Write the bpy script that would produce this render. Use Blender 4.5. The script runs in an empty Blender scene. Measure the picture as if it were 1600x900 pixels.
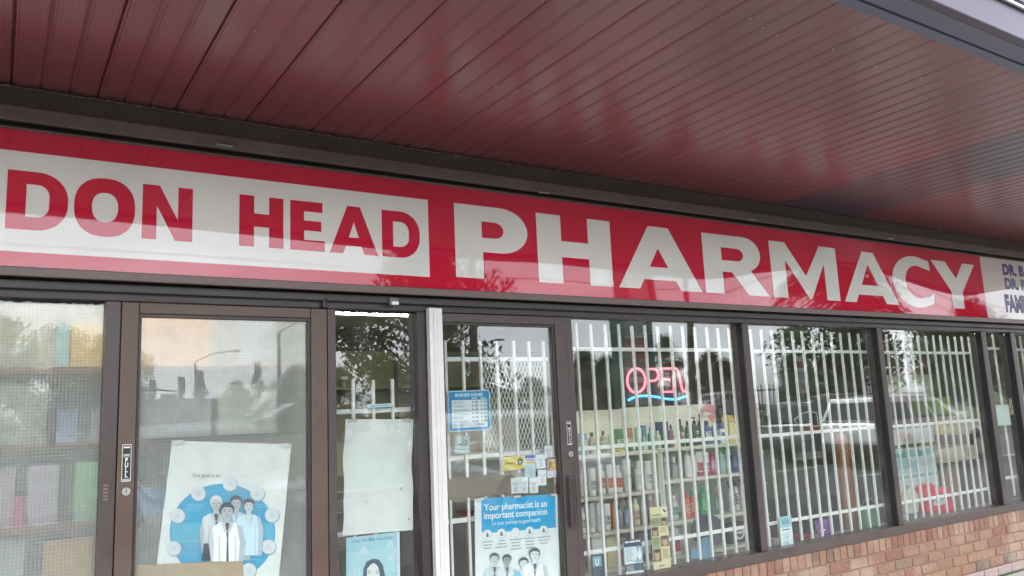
import bpy, bmesh, math, random
from mathutils import Vector, Matrix
R = math.radians
random.seed(7)
scn = bpy.context.scene
COL = scn.collection
# ------------------------------------------------------------------ camera
D, H0 = 4.0, 1.6                       # camera stands 4 m from the shop front, eye height 1.6 m
FPX = 1246.64                          # focal length for a 1600 px wide frame
CR = Vector((0.84150493, -0.53847387, -0.04376469))
CU = Vector((-0.04777297, -0.15485868, 0.98678089))
CF = Vector((0.53813307, 0.82829021, 0.15603884))
cam_d = bpy.data.cameras.new('camera'); cam = bpy.data.objects.new('camera', cam_d); COL.objects.link(cam)
cam_d.sensor_fit = 'HORIZONTAL'; cam_d.sensor_width = 36; cam_d.lens = 36 * FPX / 1600
cam_d.clip_start = 0.05; cam_d.clip_end = 3000
cam.matrix_world = Matrix(((CR.x, CU.x, -CF.x, 0), (CR.y, CU.y, -CF.y, -D), (CR.z, CU.z, -CF.z, H0), (0, 0, 0, 1)))
scn.camera = cam
# ------------------------------------------------------------------ sky, sun, exposure
SUN_EL, SUN_AZ = R(52), R(200)
w = bpy.data.worlds.new('World'); scn.world = w; w.use_nodes = True
nt = w.node_tree; nt.nodes.clear()
def N(nt, t, **k):
    n = nt.nodes.new(t)
    for a, b in k.items(): setattr(n, a, b)
    return n
sky = N(nt, 'ShaderNodeTexSky', sky_type='NISHITA', sun_disc=False)
sky.sun_elevation = SUN_EL; sky.sun_rotation = SUN_AZ; sky.air_density = 1.0; sky.dust_density = 1.5; sky.ozone_density = 1.0
bw = N(nt, 'ShaderNodeRGBToBW'); nt.links.new(sky.outputs[0], bw.inputs[0])
grey = N(nt, 'ShaderNodeMix', data_type='RGBA', blend_type='MULTIPLY'); grey.inputs[0].default_value = 1
nt.links.new(bw.outputs[0], grey.inputs[6]); grey.inputs[7].default_value = (0.95, 0.99, 1.06, 1)
mixc = N(nt, 'ShaderNodeMix', data_type='RGBA'); mixc.inputs[0].default_value = 0.93      # cloud layer over the clear sky
nt.links.new(sky.outputs[0], mixc.inputs[6]); nt.links.new(grey.outputs[2], mixc.inputs[7])
tc = N(nt, 'ShaderNodeTexCoord'); mp = N(nt, 'ShaderNodeMapping'); mp.inputs['Scale'].default_value = (1.6, 1.6, 5.5)
nt.links.new(tc.outputs['Generated'], mp.inputs[0])
nz = N(nt, 'ShaderNodeTexNoise'); nz.inputs['Scale'].default_value = 1.9; nz.inputs['Detail'].default_value = 5; nz.inputs['Distortion'].default_value = .6
nt.links.new(mp.outputs[0], nz.inputs['Vector'])
mr = N(nt, 'ShaderNodeMapRange'); mr.inputs[1].default_value = .3; mr.inputs[2].default_value = .7; mr.inputs[3].default_value = .72; mr.inputs[4].default_value = 1.2
nt.links.new(nz.outputs[0], mr.inputs[0])
mul = N(nt, 'ShaderNodeMix', data_type='RGBA', blend_type='MULTIPLY'); mul.inputs[0].default_value = 1
nt.links.new(mixc.outputs[2], mul.inputs[6]); nt.links.new(mr.outputs[0], mul.inputs[7])
bg = N(nt, 'ShaderNodeBackground'); bg.inputs[1].default_value = 0.15
nt.links.new(mul.outputs[2], bg.inputs[0])
wo = N(nt, 'ShaderNodeOutputWorld'); nt.links.new(bg.outputs[0], wo.inputs[0])
sl = bpy.data.lights.new('sun', 'SUN'); sl.energy = 1.2; sl.angle = R(25); sl.color = (1, .97, .93)
so = bpy.data.objects.new('sun', sl); COL.objects.link(so)
sd = Vector((math.sin(SUN_AZ) * math.cos(SUN_EL), math.cos(SUN_AZ) * math.cos(SUN_EL), math.sin(SUN_EL)))
so.rotation_euler = (-sd).to_track_quat('-Z', 'Y').to_euler(); so.location = (0, -20, 30)
vs = scn.view_settings; vs.view_transform = 'Standard'; vs.look = 'None'; vs.gamma = 1; vs.use_curve_mapping = False
vs.exposure = 2.4
scn.render.engine = 'CYCLES'
cy = scn.cycles
cy.use_denoising = True
cy.max_bounces = 8; cy.transparent_max_bounces = 24; cy.diffuse_bounces = 4; cy.glossy_bounces = 4; cy.transmission_bounces = 6
cy.sample_clamp_indirect = 8; cy.caustics_refractive = True; cy.caustics_reflective = False
# ------------------------------------------------------------------ helpers
def ray(px, py): return CF + CR * ((px - 800) / FPX) + CU * ((450 - py) / FPX)
def at(px, py, off):                   # point of the plane y = off behind a spot of the shop front
    d = ray(px, py); t = (D + off) / d.y
    return Vector((t * d.x, off, H0 + t * d.z))
MATS = {}
def srgb(r, g, b):
    f = lambda c: c / 12.92 if c <= .04045 else ((c + .055) / 1.055) ** 2.4
    return (f(r / 255), f(g / 255), f(b / 255))
def mat(name, col, rough=.5, metal=0., var=.0, vscale=6., bump=0., bscale=40., coat=0., spec=.5, emit=None, estr=0., rvar=0.):
    if name in MATS: return MATS[name]
    m = bpy.data.materials.new(name); m.use_nodes = True; t = m.node_tree
    b = t.nodes['Principled BSDF']
    b.inputs['Base Color'].default_value = (*col, 1); b.inputs['Roughness'].default_value = rough; b.inputs['Metallic'].default_value = metal
    b.inputs['Specular IOR Level'].default_value = spec; b.inputs['Coat Weight'].default_value = coat; b.inputs['Coat Roughness'].default_value = .06
    if emit: b.inputs['Emission Color'].default_value = (*emit, 1); b.inputs['Emission Strength'].default_value = estr
    if var or rvar or bump:
        co = N(t, 'ShaderNodeTexCoord')
    if var or rvar:
        n = N(t, 'ShaderNodeTexNoise'); n.inputs['Scale'].default_value = vscale; n.inputs['Detail'].default_value = 6; n.inputs['Roughness'].default_value = .6
        t.links.new(co.outputs['Object'], n.inputs['Vector'])
    if var:
        r = N(t, 'ShaderNodeMapRange'); r.inputs[1].default_value = .25; r.inputs[2].default_value = .75; r.inputs[3].default_value = 1 - var; r.inputs[4].default_value = 1 + var
        t.links.new(n.outputs[0], r.inputs[0])
        x = N(t, 'ShaderNodeMix', data_type='RGBA', blend_type='MULTIPLY'); x.inputs[0].default_value = 1; x.inputs[6].default_value = (*col, 1)
        t.links.new(r.outputs[0], x.inputs[7]); t.links.new(x.outputs[2], b.inputs['Base Color'])
    if rvar:
        r = N(t, 'ShaderNodeMapRange'); r.inputs[1].default_value = .3; r.inputs[2].default_value = .7; r.inputs[3].default_value = max(0, rough - rvar); r.inputs[4].default_value = rough + rvar
        t.links.new(n.outputs[0], r.inputs[0]); t.links.new(r.outputs[0], b.inputs['Roughness'])
    if bump:
        n2 = N(t, 'ShaderNodeTexNoise'); n2.inputs['Scale'].default_value = bscale; n2.inputs['Detail'].default_value = 4
        t.links.new(co.outputs['Object'], n2.inputs['Vector'])
        bp = N(t, 'ShaderNodeBump'); bp.inputs['Strength'].default_value = bump; bp.inputs['Distance'].default_value = .01
        t.links.new(n2.outputs[0], bp.inputs['Height']); t.links.new(bp.outputs[0], b.inputs['Normal'])
    MATS[name] = m
    return m
def cm(r, g, b, rough=.45, **k):       # a plain printed or moulded colour given as display values
    return mat('c_%d_%d_%d_%d' % (r, g, b, int(rough * 100)), srgb(r, g, b), rough, **k)
class MB:
    def __init__(s): s.v = []; s.f = []; s.m = []; s.mats = []; s.sm = []
    def mi(s, m):
        if m is None: return 0
        if m not in s.mats: s.mats.append(m)
        return s.mats.index(m)
    def add(s, vs, fs, m=None, smooth=False):
        o = len(s.v); s.v += [tuple(p) for p in vs]; k = s.mi(m)
        for f in fs: s.f.append([o + i for i in f]); s.m.append(k); s.sm.append(smooth)
    def box(s, x0, x1, y0, y1, z0, z1, m=None):
        s.add([(x0,y0,z0),(x1,y0,z0),(x1,y1,z0),(x0,y1,z0),(x0,y0,z1),(x1,y0,z1),(x1,y1,z1),(x0,y1,z1)],
              [(0,3,2,1),(4,5,6,7),(0,1,5,4),(1,2,6,5),(2,3,7,6),(3,0,4,7)], m)
    def tube(s, pts, rad, n=8, m=None, cap=True):
        pts = [Vector(p) for p in pts]
        if not isinstance(rad, (list, tuple)): rad = [rad] * len(pts)
        vs = []; up = None
        for i, p in enumerate(pts):
            t = (pts[min(i+1, len(pts)-1)] - pts[max(i-1, 0)]).normalized()
            if up is None: up = t.orthogonal().normalized()
            up = (up - t * up.dot(t)); up = up.normalized() if up.length > 1e-6 else t.orthogonal().normalized()
            sd_ = t.cross(up)
            for k in range(n):
                a = 2 * math.pi * k / n
                vs.append(p + (up * math.cos(a) + sd_ * math.sin(a)) * rad[i])
        fs = []
        for i in range(len(pts) - 1):
            for k in range(n): fs.append((i*n+k, i*n+(k+1) % n, (i+1)*n+(k+1) % n, (i+1)*n+k))
        if cap: fs.append(tuple(range(n-1, -1, -1))); fs.append(tuple((len(pts)-1)*n+k for k in range(n)))
        s.add(vs, fs, m, True)
    def lathe(s, cx, cy, z0, prof, n=14, m=None, sx=1., sy=1.):     # prof: (radius, height) pairs
        vs = []
        for r, z in prof:
            for k in range(n):
                a = 2 * math.pi * k / n; vs.append((cx + r*sx*math.cos(a), cy + r*sy*math.sin(a), z0 + z))
        fs = []
        for i in range(len(prof) - 1):
            for k in range(n): fs.append((i*n+k, i*n+(k+1) % n, (i+1)*n+(k+1) % n, (i+1)*n+k))
        fs.append(tuple(range(n-1, -1, -1))); fs.append(tuple((len(prof)-1)*n+k for k in range(n)))
        s.add(vs, fs, m, True)
    def prism(s, poly, y0, y1, m=None, smooth=False):              # polygon in x,z extruded along y
        n = len(poly)
        vs = [(x, y0, z) for x, z in poly] + [(x, y1, z) for x, z in poly]
        s.add(vs, [tuple(range(n)), tuple(range(2*n-1, n-1, -1))] + [((i+1) % n, i, n+i, n+(i+1) % n) for i in range(n)], m, smooth)
    def build(s, name, m=None, parent=None, origin=None, bevel=0., kind=None, fix=True):
        me = bpy.data.meshes.new(name)
        o0 = Vector(origin) if origin is not None else None
        q = parent
        while q is not None and o0 is None:
            if '_w' in q: o0 = Vector(q['_w'])
            q = q.parent
        o0 = Vector(o0) if o0 is not None else Vector((0, 0, 0))
        me.from_pydata([Vector(p) - o0 for p in s.v], [], s.f)
        ms = s.mats if s.mats and s.mats[0] is not None else []
        if m is not None and not ms: ms = [m]
        for x in ms: me.materials.append(x)
        me.polygons.foreach_set('material_index', s.m if ms and len(ms) > 1 else [0] * len(s.f))
        me.polygons.foreach_set('use_smooth', s.sm)
        if fix:
            b = bmesh.new(); b.from_mesh(me); bmesh.ops.recalc_face_normals(b, faces=b.faces); b.to_mesh(me); b.free()
        me.update()
        ob = bpy.data.objects.new(name, me); COL.objects.link(ob)
        if parent is not None:
            ob.parent = parent
        elif origin is not None: ob.location = o0
        if any(s.sm):
            try: me.set_sharp_from_angle(angle=R(38))
            except Exception: pass
        if bevel:
            bv = ob.modifiers.new('bevel', 'BEVEL'); bv.width = bevel; bv.segments = 2; bv.limit_method = 'ANGLE'
        if kind: ob['kind'] = kind
        return ob
def thing(name, label, cat, loc=(0, 0, 0), group=None):
    o = bpy.data.objects.new(name, None); COL.objects.link(o); o.location = loc; o.empty_display_size = .05
    o['_w'] = tuple(loc); o['label'] = label; o['category'] = cat
    if group: o['group'] = group
    return o
def tag(o, label, cat, group=None):
    o['label'] = label; o['category'] = cat
    if group: o['group'] = group
    return o
def part(t, name, m, *boxes, bevel=0.):
    b = MB()
    for q in boxes: b.box(*q)
    return b.build(name, m, t, bevel=bevel)
def copy_tree(o, parent=None):
    c = o.copy(); COL.objects.link(c)
    if parent is not None: c.parent = parent
    for ch in list(o.children): copy_tree(ch, c)
    return c
_tc = {}
def text2d(s, size=1., bold=0., sx=1.):
    """flat lettering: (verts 2d, faces), left edge at 0, baseline at 0"""
    k = (s, size, bold, sx)
    if k in _tc: return _tc[k]
    cu = bpy.data.curves.new('t', 'FONT'); cu.body = s; cu.size = size; cu.offset = bold * size; cu.resolution_u = 3; cu.fill_mode = 'FRONT'
    ob = bpy.data.objects.new('t', cu); me = ob.to_mesh()
    vs = [(v.co.x * sx, v.co.y) for v in me.vertices]; fs = [tuple(p.vertices) for p in me.polygons]
    ob.to_mesh_clear(); bpy.data.objects.remove(ob); bpy.data.curves.remove(cu)
    if vs:
        x0 = min(v[0] for v in vs); vs = [(x - x0, y) for x, y in vs]
    _tc[k] = (vs, fs)
    return vs, fs
class Print:
    """a flat printed sheet with its own u,v frame: u to the right, v upward, drawn in layers a fraction of a millimetre apart"""
    def __init__(s, o, u, v, nrm=(0, -1, 0), curl=None): s.o = Vector(o); s.u = Vector(u); s.v = Vector(v); s.n = Vector(nrm); s.mb = MB(); s.k = 0; s.curl = curl
    def P(s, a, b, k): 
        c = s.curl(a, b) if s.curl else 0
        return s.o + s.u * a + s.v * b + s.n * (.0004 * k + c)
    def poly(s, pts, m):
        s.k += 1; s.mb.add([s.P(a, b, s.k) for a, b in pts], [tuple(range(len(pts)))], m)
    def rect(s, a0, a1, b0, b1, m): s.poly([(a0, b0), (a1, b0), (a1, b1), (a0, b1)], m)
    def sheet(s, a0, a1, b0, b1, m, nu=12, nv=12, back=None, edge=None):
        s.k += 1; vs = []
        for j in range(nv + 1):
            for i in range(nu + 1):
                a = a0 + (a1 - a0) * i / nu; b = b0 + (b1 - b0) * j / nv
                if edge: a += edge(i / nu, j / nv)
                vs.append(s.P(a, b, s.k))
        n = nu + 1
        s.mb.add(vs, [(j*n+i, j*n+i+1, (j+1)*n+i+1, (j+1)*n+i) for j in range(nv) for i in range(nu)], m, True)
    def ell(s, ca, cb, ra, rb, m, n=28, a0=0, a1=360, inner=0.):
        if inner:
            s.k += 1; vs = []
            for i in range(n + 1):
                t = R(a0 + (a1 - a0) * i / n)
                vs += [s.P(ca + ra*math.cos(t), cb + rb*math.sin(t), s.k), s.P(ca + ra*inner*math.cos(t), cb + rb*inner*math.sin(t), s.k)]
            s.mb.add(vs, [(2*i, 2*i+2, 2*i+3, 2*i+1) for i in range(n)], m)
        else:
            s.poly([(ca + ra*math.cos(R(a0 + (a1-a0)*i/n)), cb + rb*math.sin(R(a0 + (a1-a0)*i/n))) for i in range(n)], m)
    def text(s, t, a, b, size, m, bold=0., sx=1., center=False, width=None):
        vs, fs = text2d(t, size, bold, sx)
        if not vs: return
        wd = max(v[0] for v in vs)
        q = 1.
        if width: q = width / wd; wd = width
        if center: a -= wd / 2
        s.k += 1; s.mb.add([s.P(a + x*q, b + y, s.k) for x, y in vs], fs, m)
    def build(s, name, parent=None, origin=None): return s.mb.build(name, None, parent, origin=origin, fix=False)
def flat_thing(pr, name, label, cat, group=None):
    """paper or sticker: one printed mesh with a real (thin) body"""
    ob = pr.build(name, None, origin=pr.o)
    return tag(ob, label, cat, group)
# ------------------------------------------------------------------ shared materials
BRONZE = mat('bronze_frame', srgb(82, 71, 68), .38, .15, bump=.12, bscale=160, var=.2, vscale=5, rvar=.08)
BRONZE_DK = mat('dark_bronze_frame', srgb(64, 57, 56), .38, .15, bump=.12, bscale=160, var=.2, vscale=4, rvar=.08)
TAN = mat('tan_bronze_door', srgb(96, 79, 68), .4, .12, bump=.12, bscale=160, var=.2, vscale=5, rvar=.08)
BAND = mat('dark_flashing', srgb(108, 95, 92), .5, .1, var=.18, vscale=3, bump=.05, bscale=9, rvar=.1)
SIDE_BLACK = mat('near_black_side', (.012, .012, .013), .6)
WHITE_BAR = mat('white_painted_steel', srgb(240, 240, 236), .4, var=.08, vscale=9, bump=.25, bscale=120)
ALU = mat('white_aluminium', srgb(225, 222, 218), .35, .2, var=.06, vscale=8)
STEEL = mat('brushed_steel', (.55, .54, .52), .28, .9, var=.1, vscale=30)
BLACK = mat('black_ink', (.015, .015, .018), .45)
WHITE = mat('white_ink', (.78, .78, .77), .5)
PAPER = mat('paper', srgb(236, 238, 234), .6, var=.05, vscale=3, bump=.35, bscale=7)
CARDB = mat('kraft_cardboard', srgb(186, 166, 140), .75, var=.1, vscale=9)
def glass_mat(name, tint=(.955, .975, .965), base=.068, rough=0., dust_haze=.045):
    m = bpy.data.materials.new(name); m.use_nodes = True; t = m.node_tree; t.nodes.clear()
    lw = N(t, 'ShaderNodeLayerWeight'); lw.inputs[0].default_value = .5
    pw = N(t, 'ShaderNodeMath', operation='POWER'); pw.inputs[1].default_value = 4.0; t.links.new(lw.outputs['Facing'], pw.inputs[0])
    ma = N(t, 'ShaderNodeMath', operation='MULTIPLY_ADD'); ma.inputs[1].default_value = 1 - base; ma.inputs[2].default_value = base; t.links.new(pw.outputs[0], ma.inputs[0])
    tr = N(t, 'ShaderNodeBsdfTransparent'); tr.inputs[0].default_value = (*tint, 1)
    gl = N(t, 'ShaderNodeBsdfGlossy'); gl.inputs['Roughness'].default_value = rough; gl.inputs['Color'].default_value = (1, 1, 1, 1)
    # gentle roll of float glass and a dust film, thickened to add a pale haze
    co = N(t, 'ShaderNodeTexCoord'); nz_ = N(t, 'ShaderNodeTexNoise'); nz_.inputs['Scale'].default_value = 1.1; nz_.inputs['Detail'].default_value = 1
    t.links.new(co.outputs['Object'], nz_.inputs['Vector'])
    bp = N(t, 'ShaderNodeBump'); bp.inputs['Strength'].default_value = 1; bp.inputs['Distance'].default_value = .003
    t.links.new(nz_.outputs[0], bp.inputs['Height']); t.links.new(bp.outputs[0], gl.inputs['Normal'])
    mx = N(t, 'ShaderNodeMixShader'); t.links.new(ma.outputs[0], mx.inputs[0]); t.links.new(tr.outputs[0], mx.inputs[1]); t.links.new(gl.outputs[0], mx.inputs[2])
    df = N(t, 'ShaderNodeBsdfDiffuse'); df.inputs[0].default_value = (.6, .6, .57, 1)
    n3 = N(t, 'ShaderNodeTexNoise'); n3.inputs['Scale'].default_value = 7; n3.inputs['Detail'].default_value = 8; t.links.new(co.outputs['Object'], n3.inputs['Vector'])
    r3 = N(t, 'ShaderNodeMapRange'); r3.inputs[1].default_value = .45; r3.inputs[2].default_value = .85; r3.inputs[3].default_value = dust_haze * .25; r3.inputs[4].default_value = dust_haze * 1.6
    t.links.new(n3.outputs[0], r3.inputs[0])
    m2 = N(t, 'ShaderNodeMixShader'); t.links.new(r3.outputs[0], m2.inputs[0]); t.links.new(mx.outputs[0], m2.inputs[1]); t.links.new(df.outputs[0], m2.inputs[2])
    o = N(t, 'ShaderNodeOutputMaterial'); t.links.new(m2.outputs[0], o.inputs[0])
    return m
GLASS = glass_mat('window_glass')
def pattern_glass():
    """inner leaf of the textured panes: a fine grid of frosted dots with slightly blurring glass between"""
    m = bpy.data.materials.new('patterned_glass'); m.use_nodes = True; t = m.node_tree; t.nodes.clear()
    co = N(t, 'ShaderNodeTexCoord'); sp = N(t, 'ShaderNodeSeparateXYZ'); t.links.new(co.outputs['Object'], sp.inputs[0])
    def wave(i):
        a = N(t, 'ShaderNodeMath', operation='MULTIPLY'); a.inputs[1].default_value = 2 * math.pi / .0150; t.links.new(sp.outputs[i], a.inputs[0])
        b = N(t, 'ShaderNodeMath', operation='SINE'); t.links.new(a.outputs[0], b.inputs[0]); return b
    a = wave(0); b = wave(2)
    s = N(t, 'ShaderNodeMath', operation='ADD'); t.links.new(a.outputs[0], s.inputs[0]); t.links.new(b.outputs[0], s.inputs[1])
    r = N(t, 'ShaderNodeMapRange'); r.inputs[1].default_value = -1.1; r.inputs[2].default_value = .9; r.inputs[3].default_value = .10; r.inputs[4].default_value = .40
    t.links.new(s.outputs[0], r.inputs[0])
    rf = N(t, 'ShaderNodeBsdfRefraction'); rf.inputs['IOR'].default_value = 1.02; rf.inputs['Roughness'].default_value = .38; rf.inputs['Color'].default_value = (.95, .96, .96, 1)
    tp = N(t, 'ShaderNodeBsdfTransparent'); tp.inputs[0].default_value = (.95, .96, .96, 1)
    m0 = N(t, 'ShaderNodeMixShader'); m0.inputs[0].default_value = .62; t.links.new(tp.outputs[0], m0.inputs[1]); t.links.new(rf.outputs[0], m0.inputs[2])
    df = N(t, 'ShaderNodeBsdfDiffuse'); df.inputs[0].default_value = (.86, .87, .86, 1)
    tl = N(t, 'ShaderNodeBsdfTranslucent'); tl.inputs[0].default_value = (.86, .87, .86, 1)
    m1 = N(t, 'ShaderNodeMixShader'); m1.inputs[0].default_value = .45; t.links.new(df.outputs[0], m1.inputs[1]); t.links.new(tl.outputs[0], m1.inputs[2])
    mx = N(t, 'ShaderNodeMixShader'); t.links.new(r.outputs[0], mx.inputs[0]); t.links.new(m0.outputs[0], mx.inputs[1]); t.links.new(m1.outputs[0], mx.inputs[2])
    o = N(t, 'ShaderNodeOutputMaterial'); t.links.new(mx.outputs[0], o.inputs[0])
    return m
PGLASS = pattern_glass(); GLASS_P = glass_mat('flat_outer_leaf', base=.032, dust_haze=.09)
# acrylic sign face: glossy, and bowed by the heat, so that mirrored edges wander across it
def acrylic(name, col):
    m = bpy.data.materials.new(name); m.use_nodes = True; t = m.node_tree; b = t.nodes['Principled BSDF']
    fn = N(t, 'ShaderNodeTexNoise'); fn.inputs['Scale'].default_value = 1.6; fn.inputs['Detail'].default_value = 5; fn.inputs['Roughness'].default_value = .65
    fm = N(t, 'ShaderNodeMapRange'); fm.inputs[1].default_value = .3; fm.inputs[2].default_value = .7; fm.inputs[3].default_value = .93; fm.inputs[4].default_value = 1.04
    fg = N(t, 'ShaderNodeNewGeometry'); t.links.new(fg.outputs['Position'], fn.inputs['Vector']); t.links.new(fn.outputs[0], fm.inputs[0])
    fx = N(t, 'ShaderNodeMix', data_type='RGBA', blend_type='MULTIPLY'); fx.inputs[0].default_value = 1; fx.inputs[6].default_value = (*col, 1)
    t.links.new(fm.outputs[0], fx.inputs[7]); t.links.new(fx.outputs[2], b.inputs['Base Color']); b.inputs['Roughness'].default_value = .025; b.inputs['Specular IOR Level'].default_value = .7
    g = N(t, 'ShaderNodeNewGeometry'); sp = N(t, 'ShaderNodeSeparateXYZ'); t.links.new(g.outputs['Position'], sp.inputs[0])
    mx = N(t, 'ShaderNodeMapRange'); mx.inputs[1].default_value = -1; mx.inputs[2].default_value = 11; t.links.new(sp.outputs[0], mx.inputs[0])
    rp = N(t, 'ShaderNodeValToRGB'); t.links.new(mx.outputs[0], rp.inputs[0]); rp.color_ramp.interpolation = 'B_SPLINE'
    keys = SIGN_BOW
    el = rp.color_ramp.elements
    while len(el) < len(keys): el.new(.5)
    for e, (x, d) in zip(el, keys): e.position = (x + 1) / 12; v = .5 + d * 5; e.color = (v, v, v, 1)
    s = N(t, 'ShaderNodeMath', operation='SUBTRACT'); s.inputs[1].default_value = .5; t.links.new(rp.outputs[0], s.inputs[0])
    zz = N(t, 'ShaderNodeMath', operation='SUBTRACT'); zz.inputs[1].default_value = 2.55; t.links.new(sp.outputs[2], zz.inputs[0])
    h = N(t, 'ShaderNodeMath', operation='MULTIPLY'); t.links.new(s.outputs[0], h.inputs[0]); t.links.new(zz.outputs[0], h.inputs[1])
    h2 = N(t, 'ShaderNodeMath', operation='MULTIPLY'); h2.inputs[1].default_value = -.2; t.links.new(h.outputs[0], h2.inputs[0])
    bp = N(t, 'ShaderNodeBump'); bp.inputs['Strength'].default_value = 1; bp.inputs['Distance'].default_value = 1
    t.links.new(h2.outputs[0], bp.inputs['Height']); t.links.new(bp.outputs[0], b.inputs['Normal'])
    return m
SIGN_BOW = [(-.5, 0.), (.8, .003), (2.0, .016), (2.4, .019), (2.85, .011), (3.6, .022), (4.2, .025), (4.6, .004), (5.3, -.026), (6.0, -.050), (6.7, -.014), (7.4, .018)]
RED_AC = acrylic('red_acrylic', srgb(208, 36, 64))
WHITE_AC = acrylic('white_acrylic', srgb(236, 233, 226))
CLINIC_AC = acrylic('offwhite_acrylic', srgb(228, 216, 210))
# ------------------------------------------------------------------ ground
def struct(name, mb, m, **k):
    o = mb.build(name, m, **k); o['kind'] = 'structure'; return o
ASPH = mat('worn_asphalt', (.085, .085, .088), .85, var=.25, vscale=.9, bump=.4, bscale=60)
CONC = mat('concrete_walk', (.36, .345, .325), .8, var=.15, vscale=1.5, bump=.25, bscale=45)
GRASS = mat('verge_grass', (.055, .10, .028), .8, var=.35, vscale=2.5, bump=.8, bscale=30)
def gz(y):                             # the land climbs from the parking lot up to the road
    t = min(1, max(0, (-y - 13) / 6)); return .85 * t * t * (3 - 2 * t)
def strip(name, y0, y1, m, dz, n=14, x0=-400, x1=600):
    b = MB(); vs = []
    for i in range(n + 1):
        y = y0 + (y1 - y0) * i / n
        vs += [(x0, y, gz(y) + dz), (x1, y, gz(y) + dz)]
    b.add(vs, [(2*i, 2*i+1, 2*i+3, 2*i+2) for i in range(n)])
    return struct(name, b, m)
b = MB(); b.add([(-900, 60, -.03), (900, 60, -.03), (900, -13, -.03), (-900, -13, -.03), (-900, -19, .82), (900, -19, .82), (900, -900, .82), (-900, -900, .82)], [(0,1,2,3), (3,2,5,4), (4,5,6,7)])
struct('ground', b, GRASS)
b = MB(); b.add([(-60, -1.9, -.012), (60, -1.9, -.012), (60, -13, -.012), (-60, -13, -.012)], [(0,1,2,3)])
struct('parking_lot', b, ASPH)
b = MB(); b.box(-6, 18, -1.9, -.115, -.1, -.012); pav = struct('pavement', b, mat('joint_sand', (.18, .17, .16), .9))
sb = MB(); sb.box(.004, 1.196, 0, 1.785, -.011, .0); sm_ = None
for i in range(20):                    # cast slabs of the walk
    if sm_ is None: o = sb.build('slab', CONC, bevel=.006); sm_ = o.data
    else: o = bpy.data.objects.new('slab', sm_); COL.objects.link(o)
    o.parent = pav; o.location = (-6 + i*1.2, -1.9, random.uniform(-.001, .001))
b = MB(); b.box(-60, -6.01, -1.9, -.12, -.1, 0); b.box(18.0, 60, -1.9, -.12, -.1, 0); struct('pavement_beyond', b, CONC)
b = MB(); b.box(-60, 60, -13.15, -13, -.1, .12); k = b.build('kerb', mat('kerb_concrete', (.42, .41, .39), .8, var=.1, vscale=2)); k['kind'] = 'structure'
strip('road', -20.5, -30.5, ASPH, .012)
strip('far_pavement', -32, -33.6, CONC, .02)
PAINT = mat('road_paint', (.7, .7, .66), .7, var=.15, vscale=4)
b = MB()
for i in range(-6, 14): b.add([(i*8., -25.45, .868), (i*8.+3, -25.45, .868), (i*8.+3, -25.58, .868), (i*8., -25.58, .868)], [(0,1,2,3)])
for y in (-6.55, -8.75, -10.95): b.add([(15.5, y, -.007), (22.5, y, -.007), (22.5, y-.1, -.007), (15.5, y-.1, -.007)], [(0,1,2,3)])
struct('lane_markings', b, PAINT)
# ------------------------------------------------------------------ shop rooms
WALL_IN = mat('greenish_cream_wall', srgb(150, 148, 118), .7, var=.05, vscale=2)
CEIL_IN = mat('cream_ceiling', srgb(206, 202, 158), .75, var=.04, vscale=3)
FLOOR_IN = mat('grey_vinyl_floor', (.10, .098, .095), .35, var=.15, vscale=2)
b = MB(); b.box(-3, 12, .12, 5.4, -.06, .005); struct('shop_floor', b, FLOOR_IN)
b = MB(); b.box(-3, 12, .125, 5.4, 2.62, 2.7); struct('shop_ceiling', b, CEIL_IN)
b = MB(); b.box(-3, 12, 5.3, 5.4, .005, 2.62); struct('back_wall', b, WALL_IN)
b = MB(); b.box(1.44, 1.50, .13, 5.3, .005, 2.62); struct('partition_wall', b, WALL_IN)
b = MB(); b.box(-3.1, -3, .12, 5.4, 0, 2.7); struct('end_wall_left', b, WALL_IN)
b = MB(); b.box(12, 12.1, .12, 5.4, 0, 2.7); struct('end_wall_right', b, WALL_IN)
BEAM = mat('dark_beam', srgb(84, 72, 52), .7)
b = MB(); b.box(1.5, 12, 4.3, 4.46, 2.36, 2.62); o = b.build('bulkhead', BEAM); o['kind'] = 'structure'
# ceiling strips: the sidelight one shows, the others sit unseen to brighten goods
TUBE = mat('lit_tube', (.9, .9, .85), .4, emit=(1, .97, .86), estr=5.)
def ceiling_light(x, y, ln, label):
    t = thing('ceiling_light', label, 'light', (x, y, 2.62), 'fluorescent strips on the shop ceiling')
    part(t, 'housing', ALU, (x - ln/2, x + ln/2, y - .10, y + .10, 2.575, 2.617))
    for s in (-1, 1):
        bb = MB(); bb.tube([(x - ln/2 + .03, y + s*.05, 2.562), (x + ln/2 - .03, y + s*.05, 2.562)], .014, 8); bb.build('tube', TUBE, t)
ceiling_light(2.86, 2.74, 1.0, 'lit fluorescent strip on the ceiling behind the narrow sidelight')
ceiling_light(4.2, .34, 2.4, 'unseen fluorescent strip brightening the goods behind the window with the red neon')  # set out of view near the glass to brighten the shelf fronts
ceiling_light(7.3, .34, 2.0, 'unseen fluorescent strip brightening the goods behind the rightmost windows')  # out of view, placed to brighten what stands in these windows
ceiling_light(.15, .23, 2.4, 'added unseen fluorescent strip brightening the stock behind the patterned glass')  # added lamp, unseen, lights the stock shelves behind the patterned panes
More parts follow.
